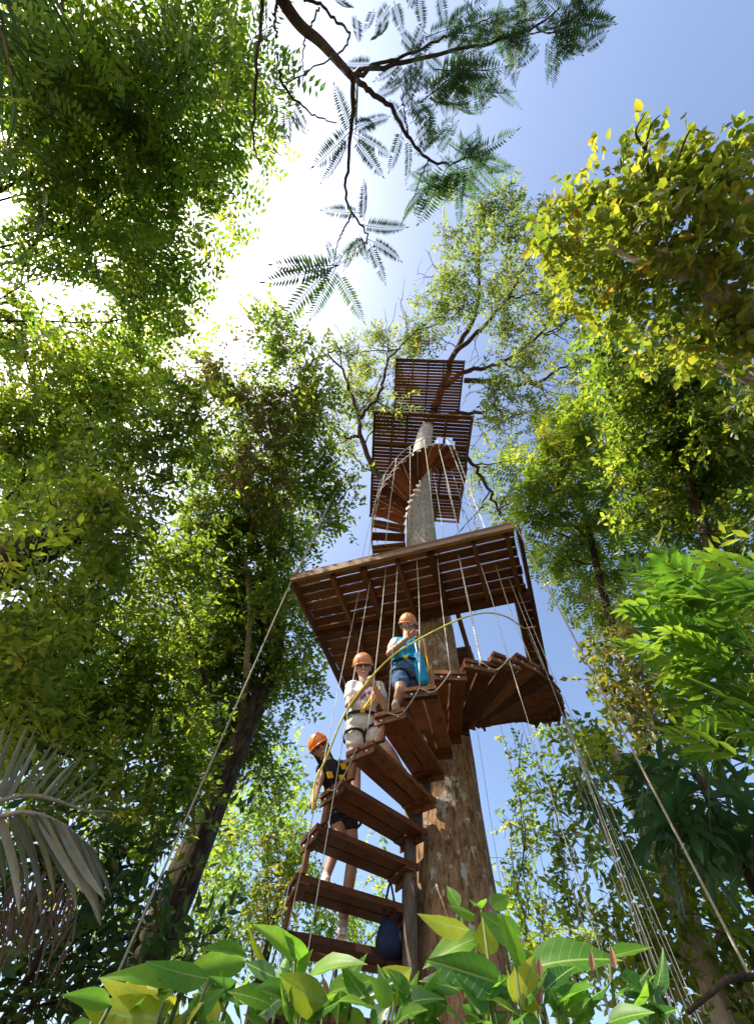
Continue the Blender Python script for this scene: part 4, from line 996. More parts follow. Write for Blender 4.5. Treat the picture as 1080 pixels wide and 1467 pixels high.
# -- right: big-leaved yellowish tree
teakc = circles([(795, 370, 26), (800, 340, 24), (815, 430, 26), (835, 280, 26), (870, 225, 20), (850, 300, 44), (900, 255, 44), (955, 245, 46), (1010, 245, 50), (1060, 270, 55), (820, 350, 44), (880, 330, 56), (940, 315, 60), (1000, 320, 60), (1060, 340, 52), (810, 395, 36), (860, 400, 48), (920, 395, 52), (985, 395, 56), (1050, 410, 55), (890, 450, 42), (950, 460, 50), (1015, 465, 52), (1065, 475, 42), (935, 505, 26), (1000, 515, 28), (1060, 545, 18), (1068, 575, 20), (1075, 215, 20)], 7.6, .10)
t_, PPt, RRt = tree('teak_tree', 'tree with large yellow-green leaves and a pale bare limb, upper right', None, (7.6, 2.2), (5.2, -.4, 8.2), .26, .13, teakc, G['teak'], M_BARK_P, .135, .62, 2.1, kind='ovate', per=8, sub=10, nlimb=9, tone=.22, hollow=.35, spread=.9, twig_keep=.3)
mb = MB(); A = smooth_line([PR(1120, 470, 7.8), PR(1050, 432, 7.5), PR(1000, 405, 7.3), PR(962, 378, 7.2), PR(935, 368, 7.2)], 24); mb.tube(A, np.linspace(.13, .10, 24), 10)
mb.tube(smooth_line([PR(962, 380, 7.2), PR(955, 368, 7.15), PR(950, 360, 7.1)], 6), .07, 8); mb.tube(smooth_line([PR(940, 370, 7.2), PR(905, 372, 7.3), PR(870, 350, 7.5)], 10), np.linspace(.06, .02, 10), 6)
part('bare_limb', mb.mesh('bare_limb', M_BARK_P, True), t_)
for pts in ([(930, 260, 7.6), (925, 215, 7.7), (932, 180, 7.8), (945, 165, 7.9)], [(960, 260, 7.6), (975, 215, 7.8), (990, 185, 8), (1008, 192, 8)], [(925, 215, 7.7), (910, 190, 7.7), (925, 160, 7.8)]):
    mb = MB(); mb.tube(smooth_line([PR(*p) for p in pts], 12), np.linspace(.022, .006, 12), 5); part('bare_twig', mb.mesh('bare_twig', M_BARK_T, True), t_)
def blade(name, mat, w=.5, fold=.16, droop=.22, tipx=.0, n=7, wave=.0):
    """one leaf, unit length along x, width w along y, curved and folded along the midrib."""
    V = []; Fc = []
    for i in range(n + 1):
        s = i / n; hw = w * .56 * (math.sin(math.pi * s ** .82) ** .9 if 0 < s < 1 else .015) * (1 - .42 * s)
        z = -droop * s * s; zz_ = fold * hw * 2 * .5
        wv = wave * math.sin(s * 19) * hw
        V += [(s, hw, z + zz_ + wv), (s, hw * .5, z + zz_ * .62), (s, 0, z), (s, -hw * .5, z + zz_ * .62), (s, -hw, z + zz_ - wv)]
    for i in range(n):
        for k in range(4):
            a = i * 5 + k; Fc.append((a, a + 1, a + 6, a + 5))
    return mesh(name, V, Fc, mat, True)
TEAK = [blade('teak_leaf', G['teak_one'], w_, .3, d_, wave=.12) for w_, d_ in ((.58, .2), (.66, .35), (.5, .1))]
for _ in range(290):
    c, r = teakc[rng.integers(len(teakc))]
    d = nrm(rng.normal(size=3)) * np.array([1, 1, .8]); d = d if d @ (EYE - c) > -.2 * np.linalg.norm(EYE - c) else -d
    p = c + d * r * rng.uniform(.8, 1.12); x = nrm(d * .6 + rng.normal(0, .5, 3) - Zv * .3); z_ = nrm(np.array([0, 0, 1]) + rng.normal(0, .5, 3)); y = nrm(np.cross(z_, x)); z_ = np.cross(x, y); L_ = rng.uniform(.10, .185)
    part('leaf', TEAK[rng.integers(3)], t_, frame(p, x * L_, y * L_, z_ * L_))
# -- right: leafy column of trees
cl = circles([(860, 470, 28), (880, 510, 36), (930, 540, 40), (985, 560, 44), (1040, 600, 46), (940, 600, 46), (890, 590, 30), (1000, 640, 50), (1060, 660, 46), (940, 665, 44), (900, 640, 30), (1020, 705, 46), (970, 720, 44), (1065, 735, 40), (905, 710, 40), (1010, 770, 36), (1060, 790, 30), (900, 560, 44), (960, 530, 40), (1020, 560, 44), (1060, 610, 40), (860, 520, 30), (920, 640, 44), (990, 680, 44), (1040, 640, 44), (930, 750, 40), (985, 620, 44)], 11, .10)
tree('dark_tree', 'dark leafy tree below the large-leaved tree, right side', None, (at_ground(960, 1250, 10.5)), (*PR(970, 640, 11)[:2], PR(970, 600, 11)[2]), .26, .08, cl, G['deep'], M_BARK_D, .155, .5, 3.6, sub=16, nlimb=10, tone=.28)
cl = circles([(850, 585, 34), (810, 605, 34), (790, 650, 40), (840, 640, 44), (765, 700, 34), (815, 710, 48), (870, 690, 40), (770, 750, 34), (825, 770, 44), (870, 760, 36), (790, 800, 30), (845, 830, 34), (890, 820, 32), (815, 850, 22), (860, 880, 30), (745, 680, 18), (900, 870, 30), (930, 800, 26)], 13, .10)
tree('bright_tree', 'sunlit light green tree just right of the lowest deck', None, at_ground(850, 1250, 13), (*PR(840, 720, 13)[:2], PR(840, 660, 13)[2]), .24, .06, cl, G['mid'], M_BARK_D, .155, .46, 3.2, sub=14, nlimb=12, tone=.26, style='pinnate', per=14, spread=1.4)
# -- right: golden climbers
cl = circles([(860, 905, 30), (885, 950, 36), (920, 930, 36), (915, 985, 40), (955, 1000, 40), (900, 1025, 30), (945, 1045, 34), (870, 985, 22), (925, 880, 26), (985, 1050, 30), (880, 860, 22)], 9, .08)
tree('golden_climber_tree', 'slim tree draped in golden and rusty climbing leaves, right of the curved landing', None, at_ground(900, 1220, 8.8), (*PR(910, 960, 9)[:2], PR(910, 900, 9)[2]), .14, .05, cl, G['vine'], M_BARK_P, .15, .55, 2.4, sub=9, nlimb=8, tone=.22)
# -- right lower: climbing mass with the pale trunk
cl = circles([(830, 1050, 28), (865, 1075, 36), (825, 1095, 30), (910, 1090, 34), (850, 1130, 34), (965, 1230, 46), (1030, 1250, 50), (900, 1270, 34), (960, 1310, 46), (1040, 1330, 55), (870, 1320, 36), (920, 1360, 44), (990, 1390, 50), (1060, 1420, 50), (850, 1230, 22), (1060, 1180, 40), (930, 1420, 40), (835, 1190, 20), (880, 1190, 22), (1000, 1170, 30)], 7.6, .10)
gP = PD(912, 1215, 7.0)
tree('pale_trunk_tree', 'leafy tree with a patch of pale pinkish trunk showing, lower right', None, (gP[0], gP[1]), (*PD(880, 1080, 7.2)[:2], PD(880, 1080, 7.2)[2]), .20, .12, cl, G['mid'], M_BARK_P, .14, .45, 3.0, sub=14, nlimb=12, tone=.28, hollow=.3)
# -- far right lobed dark leaves (each leaf by itself)
def lobed(mat, n=7):
    V = [(0, 0, 0)]; Fc = []; angs = np.linspace(-125, 125, n)
    for a in angs:
        L_ = .62 + .38 * math.cos(math.radians(a) * .62); c, s = math.cos(math.radians(a)), math.sin(math.radians(a)); b0 = len(V)
        for r, w in ((.30, .085), (.65, .10), (.88, .055)):
            V += [(c * r * L_ - s * w, s * r * L_ + c * w, -.10 * r * r + .02), (c * r * L_, s * r * L_, -.10 * r * r), (c * r * L_ + s * w, s * r * L_ - c * w, -.10 * r * r + .02)]
        V.append((c * L_, s * L_, -.16))
        Fc += [(0, b0 + 1, b0), (0, b0 + 2, b0 + 1)]
        for k in (0, 3): Fc += [(b0 + k, b0 + k + 1, b0 + k + 4, b0 + k + 3), (b0 + k + 1, b0 + k + 2, b0 + k + 5, b0 + k + 4)]
        Fc += [(b0 + 6, b0 + 7, b0 + 9), (b0 + 7, b0 + 8, b0 + 9)]
        if a > angs[0]: Fc.append((0, pb_, b0 + 2))
        pb_ = b0
    return mesh('lobed_leaf', V, Fc, mat, True)
LOB = lobed(G['lobed'])
q = at_ground(1010, 1300, 5.6)
lt = thing('lobed_leaf_tree', 'tree with big dark lobed leaves at the right edge, under the bright green fronds', 'tree', (q[0], q[1], 0))
mb = MB(); tt_ = PR(1000, 1110, 5.8); mb.tube(branch((q[0], q[1], -.1), tt_, .10, .05, 0, 14, .03)[0], np.linspace(.10, .05, 14), 10); part('trunk', mb.mesh('trunk', M_BARK_D, True), lt)
for i in range(46):
    x, y = random.uniform(850, 1090), random.uniform(1075, 1260)
    if x < 900 and y > 1170: continue
    p = PR(x, y, random.uniform(5.0, 6.4)); d = nrm((p - tt_) * np.array([1, 1, .3]) + rng.normal(0, .3, 3)); d = nrm(d - Zv * .45)
    z_ = nrm(Zv + rng.normal(0, .35, 3)); yv = nrm(np.cross(z_, d)); z_ = np.cross(d, yv); L_ = random.uniform(.28, .46)
    o = part('leaf', LOB, lt, frame(p, d * L_, yv * L_, z_ * L_))
    mb = MB(); mb.tube(branch(tt_ * .7 + p * .3 - Zv * .1, p, .008, .005, .06, 5, .02)[0], .006, 4); part('stalk', mb.mesh('stalk', M_BARK_T), lt)
# -- right: bright lance-leaved fronds in front
LANCE = blade('lance_leaf', G['lance'], .24, .35, .25)
def pinnate_mesh(name, mat, pairs, ll, lw, ang, curve, taper=.5, stem=.012, start=.12, fold=.0, droop=.1):
    """a whole compound leaf of unit length along x with leaflets in two rows."""
    B = []; T = []; N = []; L_ = []
    for i in range(pairs):
        s = start + (1 - start) * (i + .5) / pairs; k = math.sin(math.pi * min(1, (.22 + .78 * (i + .5) / pairs))) ** taper if taper else 1
        for q in (-1, 1):
            if pairs > 12 and random.random() < .05: continue
            a = math.radians(ang - 18 * (i / pairs) + random.uniform(-4, 4)); B.append((s, 0, -curve * s * s)); T.append((math.cos(a), q * math.sin(a), -.15 - droop + random.uniform(-.05, .05))); N.append((-.0, -q * fold * .0, 1)); L_.append(ll * k * random.uniform(.9, 1.08))
    B.append((1, 0, -curve)); T.append((1, 0, -.3)); N.append((0, 0, 1)); L_.append(ll * .7)
    B = np.array(B, float); T = np.array(T, float); N = np.array(N, float); L_ = np.array(L_)
    V, Fc, tt = blades(B, T, N, L_, L_ * lw, np.zeros(len(B)), 'ovate' if pairs < 12 else 'kite')
    mb = MB(); mb.add(V, [tuple(f) for f in Fc]); mb.tube([(s, 0, -curve * s * s) for s in np.linspace(-.08, 1, 7)], np.linspace(stem, stem * .4, 7), 4)
    return mb.mesh(name, mat, False)
q = at_ground(1075, 1200, 5.2)
fl = thing('lance_leaf_tree', 'tree with long glossy bright green leaves in sprays at the right edge', 'tree', (q[0], q[1], 0))
tt_ = PR(1085, 960, 5.4); A, rr = branch((q[0], q[1], -.1), tt_, .09, .05, 0, 14, .03); mb = MB(); mb.tube(A, rr, 10); part('trunk', mb.mesh('trunk', M_BARK_D, True), fl)
LF = [pinnate_mesh('lance_frond', G['lance'], 4, .58, .30, 46, .22, .3, .012) for _ in range(4)]
for i in range(120):
    k = i / 120
    x = random.uniform(905, 1090); y = random.uniform(790, 1060)
    if x < 940 and (y < 815 or y > 930): continue
    if x < 985 and y > 1010: continue
    p = PR(x + 25, y + 12, random.uniform(4.3, 5.8)); side = nrm(PR(x - 60, y - 20, 5) - PR(x, y, 5))
    d = nrm(side * .9 + rng.normal(0, .45, 3) + Zv * .1); z_ = nrm(Zv + rng.normal(0, .35, 3)); yv = nrm(np.cross(z_, d)); z_ = np.cross(d, yv); L_ = random.uniform(.28, .52)
    part('frond', LF[i % 4], fl, frame(p - d * L_ * .4, d * L_, yv * L_, z_ * L_))
for i in range(9):
    p = PR(random.uniform(970, 1080), random.uniform(810, 1020), 5.4); A, rr = branch(A[9 + i % 4] if len(A) > 12 else tt_, p, .022, .008, .08, 8, .05); mb = MB(); mb.tube(A, rr, 6); part('limb', mb.mesh('limb', M_BARK_D, True), fl); A, rr = branch((q[0], q[1], -.1), tt_, .09, .05, 0, 14, .03)
cl = circles([(1010, 860, 55), (1060, 900, 55), (1040, 970, 55), (985, 930, 40), (1080, 1010, 40), (1075, 830, 40)], 6.6, .05)
V, Fc, tt, tw = cloud(cl, .20, .3, 1.5, sub=9, tone=.2); part('inner_foliage', mesh('inner_foliage', V, Fc, G['mid'], False, tt), fl)
# climbing leaves on the pale trunk: a vine of its own hanging by the nets
def hanging_vine(label, pts, mat, leaf):
    A = smooth_line([PR(*p) for p in pts], 30); t = thing('hanging_vine', label, 'vine', A[-1], 'vines hanging in the clearing')
    mb = MB(); mb.tube(A, .008, 5); part('stem', mb.mesh('stem', M_BARK_T, True), t)
    cl = [(A[i], .16) for i in range(2, 29, 2)]
    V, Fc, tt, tw = cloud(cl, leaf, .5, .9, per=6, sub=3, hollow=.1); part('leaves', mesh('leaves', V, Fc, mat, False, tt), t)
hanging_vine('leafy vine hanging against the sky between the trunk and the pale net ropes', [(748, 1050, 9), (742, 1120, 9), (752, 1200, 9), (738, 1290, 9)], G['deep'], .10)
hanging_vine('leafy vine drooping beside the pale trunk at lower right', [(790, 1130, 8), (800, 1190, 8), (808, 1260, 8), (818, 1320, 8)], G['deep'], .10)

# ================================================================== OVERHEAD BOUGH WITH COMPOUND LEAVES
fb = thing('flame_tree', 'overhanging tree with a dark forked bough of fern-like leaves against the sky', 'tree', (-1.0, -4.2, 0))
def zc_(x, y, d=4.6): return PR(360 + x / 2, y / 2, d + .25 * math.sin(x * .011) + .2 * math.cos(y * .013))
root = np.array([-1.0, -4.2, -.1])
lead = [root, root + np.array([.05, .05, 2.4]), np.array([-.9, -3.6, 4.6]), zc_(40, -220, 4.9), zc_(62, -80, 4.7), zc_(90, 0), zc_(140, 72), zc_(195, 118), zc_(245, 172), zc_(285, 216)]
A = smooth_line(lead, 60); rr = np.interp(np.linspace(0, 9, 60), [0, 1, 2, 3, 4, 5, 7, 9], [.24, .18, .14, .085, .055, .045, .034, .026]); mb = MB(); mb.tube(A, rr, 10); part('trunk', mb.mesh('trunk', M_BARK_T, True), fb)
for pts, a_, b_ in (([(285, 216), (292, 300), (285, 380), (278, 480), (270, 560), (290, 612), (328, 660), (332, 700)], .020, .006), ([(300, 225), (350, 270), (405, 320), (450, 392), (510, 455), (570, 470), (612, 455)], .020, .007),
                    ([(280, 215), (380, 190), (500, 165), (620, 135), (740, 108), (840, 60), (885, 18)], .016, .005), ([(285, 212), (360, 185), (440, 160), (540, 112), (625, 75), (700, 38)], .013, .004),
                    ([(150, 0), (195, 12), (240, 60), (275, 82), (274, 130), (225, 172), (100, 242)], .012, .004), ([(80, 200), (95, 250), (135, 292), (185, 330), (245, 352)], .012, .004), ([(195, 20), (165, 90), (148, 150), (146, 250)], .008, .003),
                    ([(290, 612), (262, 660), (250, 690), (236, 750)], .008, .004), ([(600, 455), (640, 450), (690, 440)], .007, .003), ([(510, 455), (480, 520), (470, 560)], .007, .003), ([(700, 110), (770, 95), (850, 95), (900, 90)], .007, .003),
                    ([(38, -40), (28, 60), (15, 200), (8, 330), (8, 420), (25, 470)], .016, .006), ([(75, -20), (68, 60), (72, 110)], .012, .005), ([(450, 390), (440, 330), (430, 240)], .007, .003), ([(332, 700), (300, 690), (240, 760)], .005, .003)):
    L3 = smooth_line([zc_(x, y) for x, y in pts], 30); L3[1:-1] += rng.normal(0, .006, L3[1:-1].shape); mb = MB(); mb.tube(L3, np.linspace(a_, b_, 30), 7); part('limb', mb.mesh('limb', M_BARK_T, True), fb)
FR = [pinnate_mesh('fern_leaf', G['frond'], 19, .20, .24, 76, c_, .42, .008, .05, 0, .02) for c_ in (.06, .14, .22, .02, .30, .10, .18)]
fr = [(285, 380, 235, 245), (275, 385, 200, 470), (275, 400, 225, 525), (300, 370, 310, 240), (295, 370, 375, 315), (300, 385, 400, 440), (300, 400, 375, 510), (330, 350, 395, 330), (305, 610, 215, 605), (325, 645, 445, 670), (322, 625, 325, 525),
      (345, 690, 440, 735), (340, 700, 385, 805), (330, 690, 255, 745), (235, 765, 50, 815), (240, 760, 70, 770), (240, 770, 180, 890), (250, 790, 320, 915), (230, 770, 90, 885), (240, 750, 215, 690), (310, 690, 330, 750), (300, 690, 270, 770),
      (605, 455, 755, 395), (640, 450, 745, 490), (630, 450, 700, 445), (610, 455, 660, 380), (605, 450, 610, 370), (600, 470, 600, 600), (590, 480, 545, 590), (620, 470, 640, 560), (640, 460, 705, 550), (560, 480, 480, 640), (500, 545, 400, 610),
      (505, 550, 470, 630), (500, 520, 455, 480), (520, 475, 470, 500), (480, 425, 580, 350), (470, 400, 540, 330), (440, 360, 400, 290), (450, 400, 460, 515), (430, 380, 400, 480), (520, 300, 590, 220), (500, 280, 640, 170), (540, 200, 700, 220),
      (560, 210, 665, 270), (580, 190, 620, 315), (600, 150, 710, 110), (640, 140, 660, 205), (480, -10, 490, 100), (540, -10, 555, 72), (570, 70, 665, 5), (620, 70, 715, 60), (690, 30, 705, 110), (740, 90, 840, 55), (755, 110, 765, 248), (745, 80, 805, 112),
      (860, 95, 1030, 60), (880, 40, 1005, 15), (880, 85, 940, 195), (870, 100, 860, 245), (870, 70, 945, 110), (850, 120, 838, 240), (900, 100, 985, 135), (920, 50, 1035, 80), (880, 60, 960, 40), (240, -10, 288, 52), (300, 50, 305, 122), (380, 60, 370, 165),
      (350, 30, 330, 90), (410, 10, 432, 92), (340, 185, 280, 190), (370, 185, 340, 205), (430, 100, 480, 150), (440, 200, 390, 250), (420, 220, 480, 285), (110, 330, 150, 385), (100, 320, 110, 418), (120, 300, 155, 365), (395, 20, 355, 70), (450, 20, 470, -40),
      (560, 110, 600, 30), (650, 60, 600, 20), (780, 20, 720, 60), (800, 60, 830, 120), (900, 20, 970, -20), (460, 160, 520, 120), (500, 160, 545, 210), (430, 300, 480, 230), (440, 320, 510, 290), (460, 350, 530, 300), (480, 260, 440, 210), (560, 300, 600, 240),
      (590, 250, 615, 320), (540, 240, 560, 320), (510, 210, 470, 260), (620, 200, 690, 175), (660, 110, 620, 60), (690, 60, 760, 30), (720, 80, 690, 130), (470, 440, 520, 400), (500, 400, 560, 380), (520, 420, 500, 350), (575, 520, 520, 590), (620, 500, 680, 560)]
for _ in range(85):
    x, y = random.choice([(random.uniform(420, 700), random.uniform(40, 330)), (random.uniform(500, 680), random.uniform(380, 560)), (random.uniform(700, 960), random.uniform(0, 140))]); a_ = random.uniform(0, 6.28); l_ = random.uniform(70, 110)
    fr.append((x, y, x + l_ * math.cos(a_), y + l_ * math.sin(a_)))
for i, (x0, y0, x1, y1) in enumerate(fr):
    a_ = zc_(x0, y0); b_ = zc_(x1, y1, 4.6 + random.uniform(-.12, .12)); L_ = np.linalg.norm(b_ - a_); d = (b_ - a_) / L_
    n_ = nrm(Zv * .75 + (a_ - EYE) / 4.6 * .35 + rng.normal(0, .42, 3)); yv = nrm(np.cross(n_, d)); n_ = np.cross(d, yv)
    part('fern_leaf', FR[i % 7], fb, frame(a_, d * L_, yv * max(L_, .27), n_ * L_))

# ================================================================== PALMS
def leaflet(name, mat, w):
    V = []; Fc = []; n_ = 8
    for i in range(n_ + 1):
        s = i / n_; hw = w * .5 * min(1, s * 7 + .4) * (1 - s ** 3) ** .8 + .001; z = -.26 * s ** 2.4
        V += [(s, hw, z - hw * .5), (s, 0, z), (s, -hw, z - hw * .5)]
    for i in range(n_):
        for k in range(2): a = i * 3 + k; Fc.append((a, a + 1, a + 4, a + 3))
    return mesh(name, V, Fc, mat, False)
LP = leaflet('palm_leaflet', G['palm'], .085); LPg = leaflet('palm_leaflet', G['palm_g'], .085)
def palm_frond(t, rach, tips, mat_me, r=.018, frac=(.05, 1.0)):
    A = smooth_line(rach, 30); mb = MB(); mb.tube(A, np.linspace(r, r * .3, 30), 6); f = part('frond', mb.mesh('rachis', M_BARK_P, True), t)
    for k, tip in tips:
        b_ = A[int(np.clip(k, 0, 1) * 29)]; d = tip - b_; L_ = np.linalg.norm(d); d = d / L_
        tl = nrm(A[-1] - A[0]); n_ = nrm(np.cross(d, tl)); n_ = n_ if n_[2] > 0 else -n_; n_ = nrm(n_ + rng.normal(0, .15, 3)); yv = nrm(np.cross(n_, d)); n_ = np.cross(d, yv)
        part('leaflet', mat_me, f, frame(b_, d * L_, yv * min(L_, .62) * .95, n_ * L_ * (1 if n_[2] > 0 else -1)))
pbse = PD(-75, 1330, 3.5)
pm = thing('palm', 'palm with drooping grey-green fronds at the lower left edge', 'palm', (pbse[0], pbse[1], 0))
crown_ = PR(-70, 1175, 4.2); mb = MB(); A, _ = branch((pbse[0], pbse[1], -.1), crown_, .11, .09, 0, 12, .01); mb.tube(A, np.linspace(.12, .09, 12), 12); part('trunk', mb.mesh('trunk', M_BARK_D, True), pm)
ups = [(-10, 1050), (8, 1040), (22, 1042), (36, 1046), (50, 1050), (62, 1055), (76, 1058), (88, 1066), (102, 1072), (112, 1078), (124, 1080), (132, 1092), (142, 1100), (148, 1116), (158, 1128), (164, 1142), (172, 1156), (176, 1168)]
palm_frond(pm, [crown_, PR(-10, 1150, 4.1), PR(50, 1140, 4.05), PR(105, 1155, 4.1), PR(150, 1172, 4.2)], [(.15 + .82 * i / len(ups), PR(x, y, 4.0 + .25 * random.random())) for i, (x, y) in enumerate(ups)], LP)
dn = [(-12, 1270), (6, 1230), (24, 1262), (38, 1250), (48, 1300), (60, 1262), (72, 1262), (86, 1288), (98, 1262), (108, 1268), (118, 1282), (128, 1290), (136, 1306), (142, 1302), (150, 1318), (154, 1310), (160, 1290), (168, 1278)]
palm_frond(pm, [crown_ - Zv * .02, PR(-12, 1172, 3.95), PR(38, 1164, 3.85), PR(88, 1180, 3.9), PR(140, 1222, 4.0)], [(.15 + .84 * i / len(dn), PR(x, y, 3.8 + .25 * random.random())) for i, (x, y) in enumerate(dn)], LP)
mb = MB()
for _ in range(90):
    x, y = random.uniform(-20, 115), random.uniform(1235, 1330); d_ = random.uniform(4.3, 4.8); a_ = PR(x, y, d_); b_ = PR(x + random.uniform(-55, -5), y + random.uniform(40, 100), d_ + random.uniform(-.1, .1)); 
    m_ = (a_ + b_) / 2 + rng.normal(0, .02, 3); mb.tube([a_, m_, b_], [.004, .009, .002], 3, False)
part('dead_frond', mb.mesh('dead_frond', M_DEADFROND), pm, kind='stuff')
p2 = thing('palm', 'palm whose blue-green frond hangs into the top left corner', 'palm', (-5.6, -4.0, 0))
c2 = PR(-60, -90, 7.0); mb = MB(); A, _ = branch((-5.6, -4.0, -.1), c2, .16, .12, 0, 14, .01); mb.tube(A, np.linspace(.16, .11, 14), 12); part('trunk', mb.mesh('trunk', M_BARK_D, True), p2)
for k_, (rx, tips) in enumerate(([[(-60, -90), (-25, -20), (0, 40), (15, 100), (22, 160)], [(55, -30), (75, 0), (85, 25), (80, 50), (80, 80), (75, 105), (72, 125), (68, 150), (62, 170), (55, 190), (40, 205), (30, 215), (20, 215), (-30, 60), (-40, 90), (-30, 120), (-20, 150), (-10, 180), (0, 200)]],
                                 [[(-60, -90), (-10, -60), (40, -40), (75, -10), (95, 30)], [(20, 60), (35, 70), (48, 72), (60, 74), (72, 80), (85, 82), (98, 84), (110, 76), (118, 60), (122, 40), (110, 10), (105, -10), (90, -40)]])):
    palm_frond(p2, [PR(x, y, 6.6) for x, y in rx], [(.2 + .8 * (i % 13) / 13, PR(x, y, 6.4 + .4 * random.random())) for i, (x, y) in enumerate(tips)], LPg, .03)

# ================================================================== SHRUBS IN THE FOREGROUND
LS = {k: [blade('shrub_leaf', G[m], w_, .35, d_, wave=.05) for w_, d_ in ((.42, .14), (.48, .24), (.38, .06))] for k, m in (('g', 'shrub'), ('y', 'shrub_y'), ('d', 'shrub_d'))}
def shrub(label, base_px, D, leaves, buds=(), filler=(), stems=6):
    q = at_ground(base_px, 1440, D); t = thing('shrub', label, 'shrub', (q[0], q[1], 0), 'leafy shrubs in the foreground')
    crownp = []
    for L4 in list(leaves) + list(filler):
        bx, by, tx, ty, w, k = L4; d0 = D / max(.75, math.cos(math.radians(14))) * random.uniform(.93, 1.10)
        a_ = PR(bx, by, d0); b_ = PR(tx, ty, d0 * random.uniform(.9, 1.07)); L_ = np.linalg.norm(b_ - a_); d = (b_ - a_) / L_
        n_ = nrm(nrm(EYE - a_) * random.uniform(.55, .95) + Zv * .55 + rng.normal(0, .22, 3)); yv = nrm(np.cross(n_, d)); n_ = np.cross(d, yv)
        W_ = w * pxm(a_) / .44 * 1.08; s_ = 1 if random.random() < .6 else -1
        part('leaf', LS[k][random.randrange(3)], t, frame(a_, d * L_, yv * W_ * s_, n_ * L_ * .9 * s_)); crownp.append(a_)
    for bx, by, tx, ty, w in buds:
        a_ = PR(bx, by, D); b_ = PR(tx, ty, D); L_ = np.linalg.norm(b_ - a_); d = (b_ - a_) / L_; n_ = nrm(EYE - a_); yv = nrm(np.cross(n_, d)); n_ = np.cross(d, yv)
        part('young_leaf', BUD, t, frame(a_, d * L_, yv * w * pxm(a_) / .4, n_ * L_))
    ks = random.sample(range(len(crownp)), min(len(crownp), 26))
    for i, k in enumerate(ks):
        p = crownp[k]; b0 = np.array([q[0] + random.uniform(-.25, .25), q[1] + random.uniform(.0, .3), .0])
        A, rr = branch(b0, p, .008, .0028, .0, 10, .03); mb = MB(); mb.tube(A, rr, 5); part('stem', mb.mesh('stem', M_STEM, True), t)
M_STEM = mat_plain('green_stem', (.09, .12, .03), .6, .3)
BUD = blade('young_leaf', M_BUD, .4, .6, .1)
def fill(x0, x1, y0, y1, n_, ks='ggd'):
    out = []
    for _ in range(n_):
        x, y = random.uniform(x0, x1), random.uniform(y0, y1); a_ = math.radians(random.uniform(20, 160)); L_ = random.uniform(42, 76); out.append((x, y, x + L_ * math.cos(a_), y - L_ * math.sin(a_) * .75, random.uniform(17, 28), random.choice(ks)))
    return out
shrub('shrub with broad yellow leaves in the bottom left foreground', 200, .95,
      [(252, 1442, 138, 1408, 62, 'y'), (235, 1458, 118, 1458, 50, 'y'), (245, 1470, 294, 1438, 34, 'y'), (200, 1470, 140, 1472, 40, 'y'), (262, 1414, 155, 1378, 26, 'g'), (300, 1402, 205, 1386, 34, 'g'), (225, 1425, 180, 1400, 36, 'y')],
      [(236, 1408, 226, 1384, 9)], fill(130, 310, 1435, 1490, 22, 'ggy'))
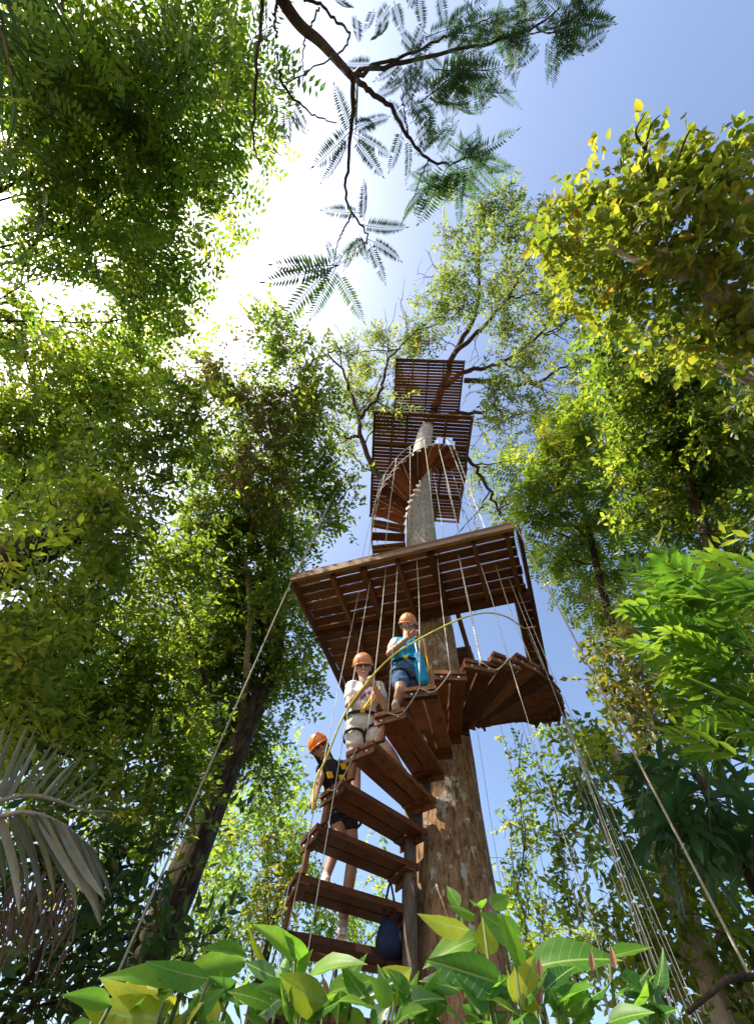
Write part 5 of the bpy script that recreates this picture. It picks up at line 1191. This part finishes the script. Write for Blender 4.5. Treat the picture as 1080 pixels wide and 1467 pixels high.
shrub('low green shrub in front of the bottom steps', 430, 1.15,
      [(352, 1378, 258, 1388, 30, 'g'), (356, 1372, 298, 1346, 28, 'g'), (388, 1388, 346, 1322, 24, 'y'), (424, 1374, 372, 1318, 30, 'g'), (440, 1388, 408, 1334, 26, 'g'), (396, 1402, 350, 1376, 24, 'd'), (440, 1402, 514, 1356, 30, 'g'), (474, 1442, 394, 1400, 44, 'y'), (490, 1402, 532, 1374, 20, 'g'),
       (468, 1424, 544, 1398, 38, 'g'), (542, 1436, 588, 1378, 42, 'y'), (500, 1446, 446, 1406, 30, 'g'), (542, 1446, 486, 1416, 34, 'g'), (352, 1440, 298, 1398, 34, 'd'), (390, 1440, 330, 1412, 34, 'g'), (430, 1450, 380, 1420, 30, 'g'), (520, 1440, 500, 1390, 26, 'g'), (330, 1420, 270, 1405, 30, 'd'), (420, 1430, 432, 1370, 26, 'g')],
      [(470, 1425, 462, 1398, 8), (298, 1420, 290, 1398, 8)], fill(280, 600, 1420, 1490, 44, 'ggdd'))
shrub('tall fresh green shrub with large leaves in front of the tower trunk', 760, 1.1,
      [(672, 1332, 598, 1318, 34, 'y'), (690, 1342, 602, 1368, 34, 'g'), (725, 1412, 612, 1374, 46, 'd'), (658, 1300, 640, 1268, 22, 'g'), (690, 1302, 676, 1276, 22, 'g'), (748, 1344, 688, 1312, 40, 'g'), (738, 1384, 722, 1304, 46, 'g'), (758, 1388, 876, 1350, 44, 'g'), (872, 1372, 934, 1352, 26, 'g'), (886, 1398, 988, 1458, 38, 'g'),
       (762, 1402, 736, 1346, 30, 'g'), (702, 1434, 636, 1402, 34, 'd'), (744, 1444, 762, 1376, 46, 'y'), (800, 1442, 842, 1398, 36, 'g'), (642, 1442, 578, 1418, 34, 'g'), (560, 1470, 604, 1430, 34, 'g'), (852, 1452, 798, 1408, 36, 'g'), (900, 1444, 934, 1418, 30, 'g'), (690, 1394, 640, 1360, 34, 'g'), (700, 1370, 690, 1320, 34, 'y'),
       (660, 1420, 600, 1392, 30, 'd'), (780, 1420, 820, 1376, 34, 'd'), (720, 1440, 700, 1390, 36, 'g'), (820, 1440, 886, 1420, 30, 'd'), (870, 1466, 930, 1440, 30, 'g'), (680, 1310, 640, 1300, 26, 'g'), (704, 1300, 730, 1282, 22, 'g')],
      [(742, 1368, 746, 1336, 12), (772, 1398, 772, 1372, 10), (880, 1388, 874, 1354, 10), (664, 1432, 662, 1404, 12), (848, 1392, 846, 1360, 9), (770, 1440, 776, 1408, 10)], fill(570, 960, 1420, 1490, 52, 'ggdd'))
# a bare fallen branch low at the right
mb = MB(); mb.tube(smooth_line([PR(985, 1450, 3.4), PR(1015, 1425, 3.5), PR(1045, 1402, 3.6), PR(1090, 1400, 3.8)], 14), np.linspace(.010, .018, 14), 6)
o = part('dead_branch', mb.mesh('dead_branch', M_BARK_D, True)); tag(o, 'bare grey branch curving low at the right beside the guy rope', 'branch')
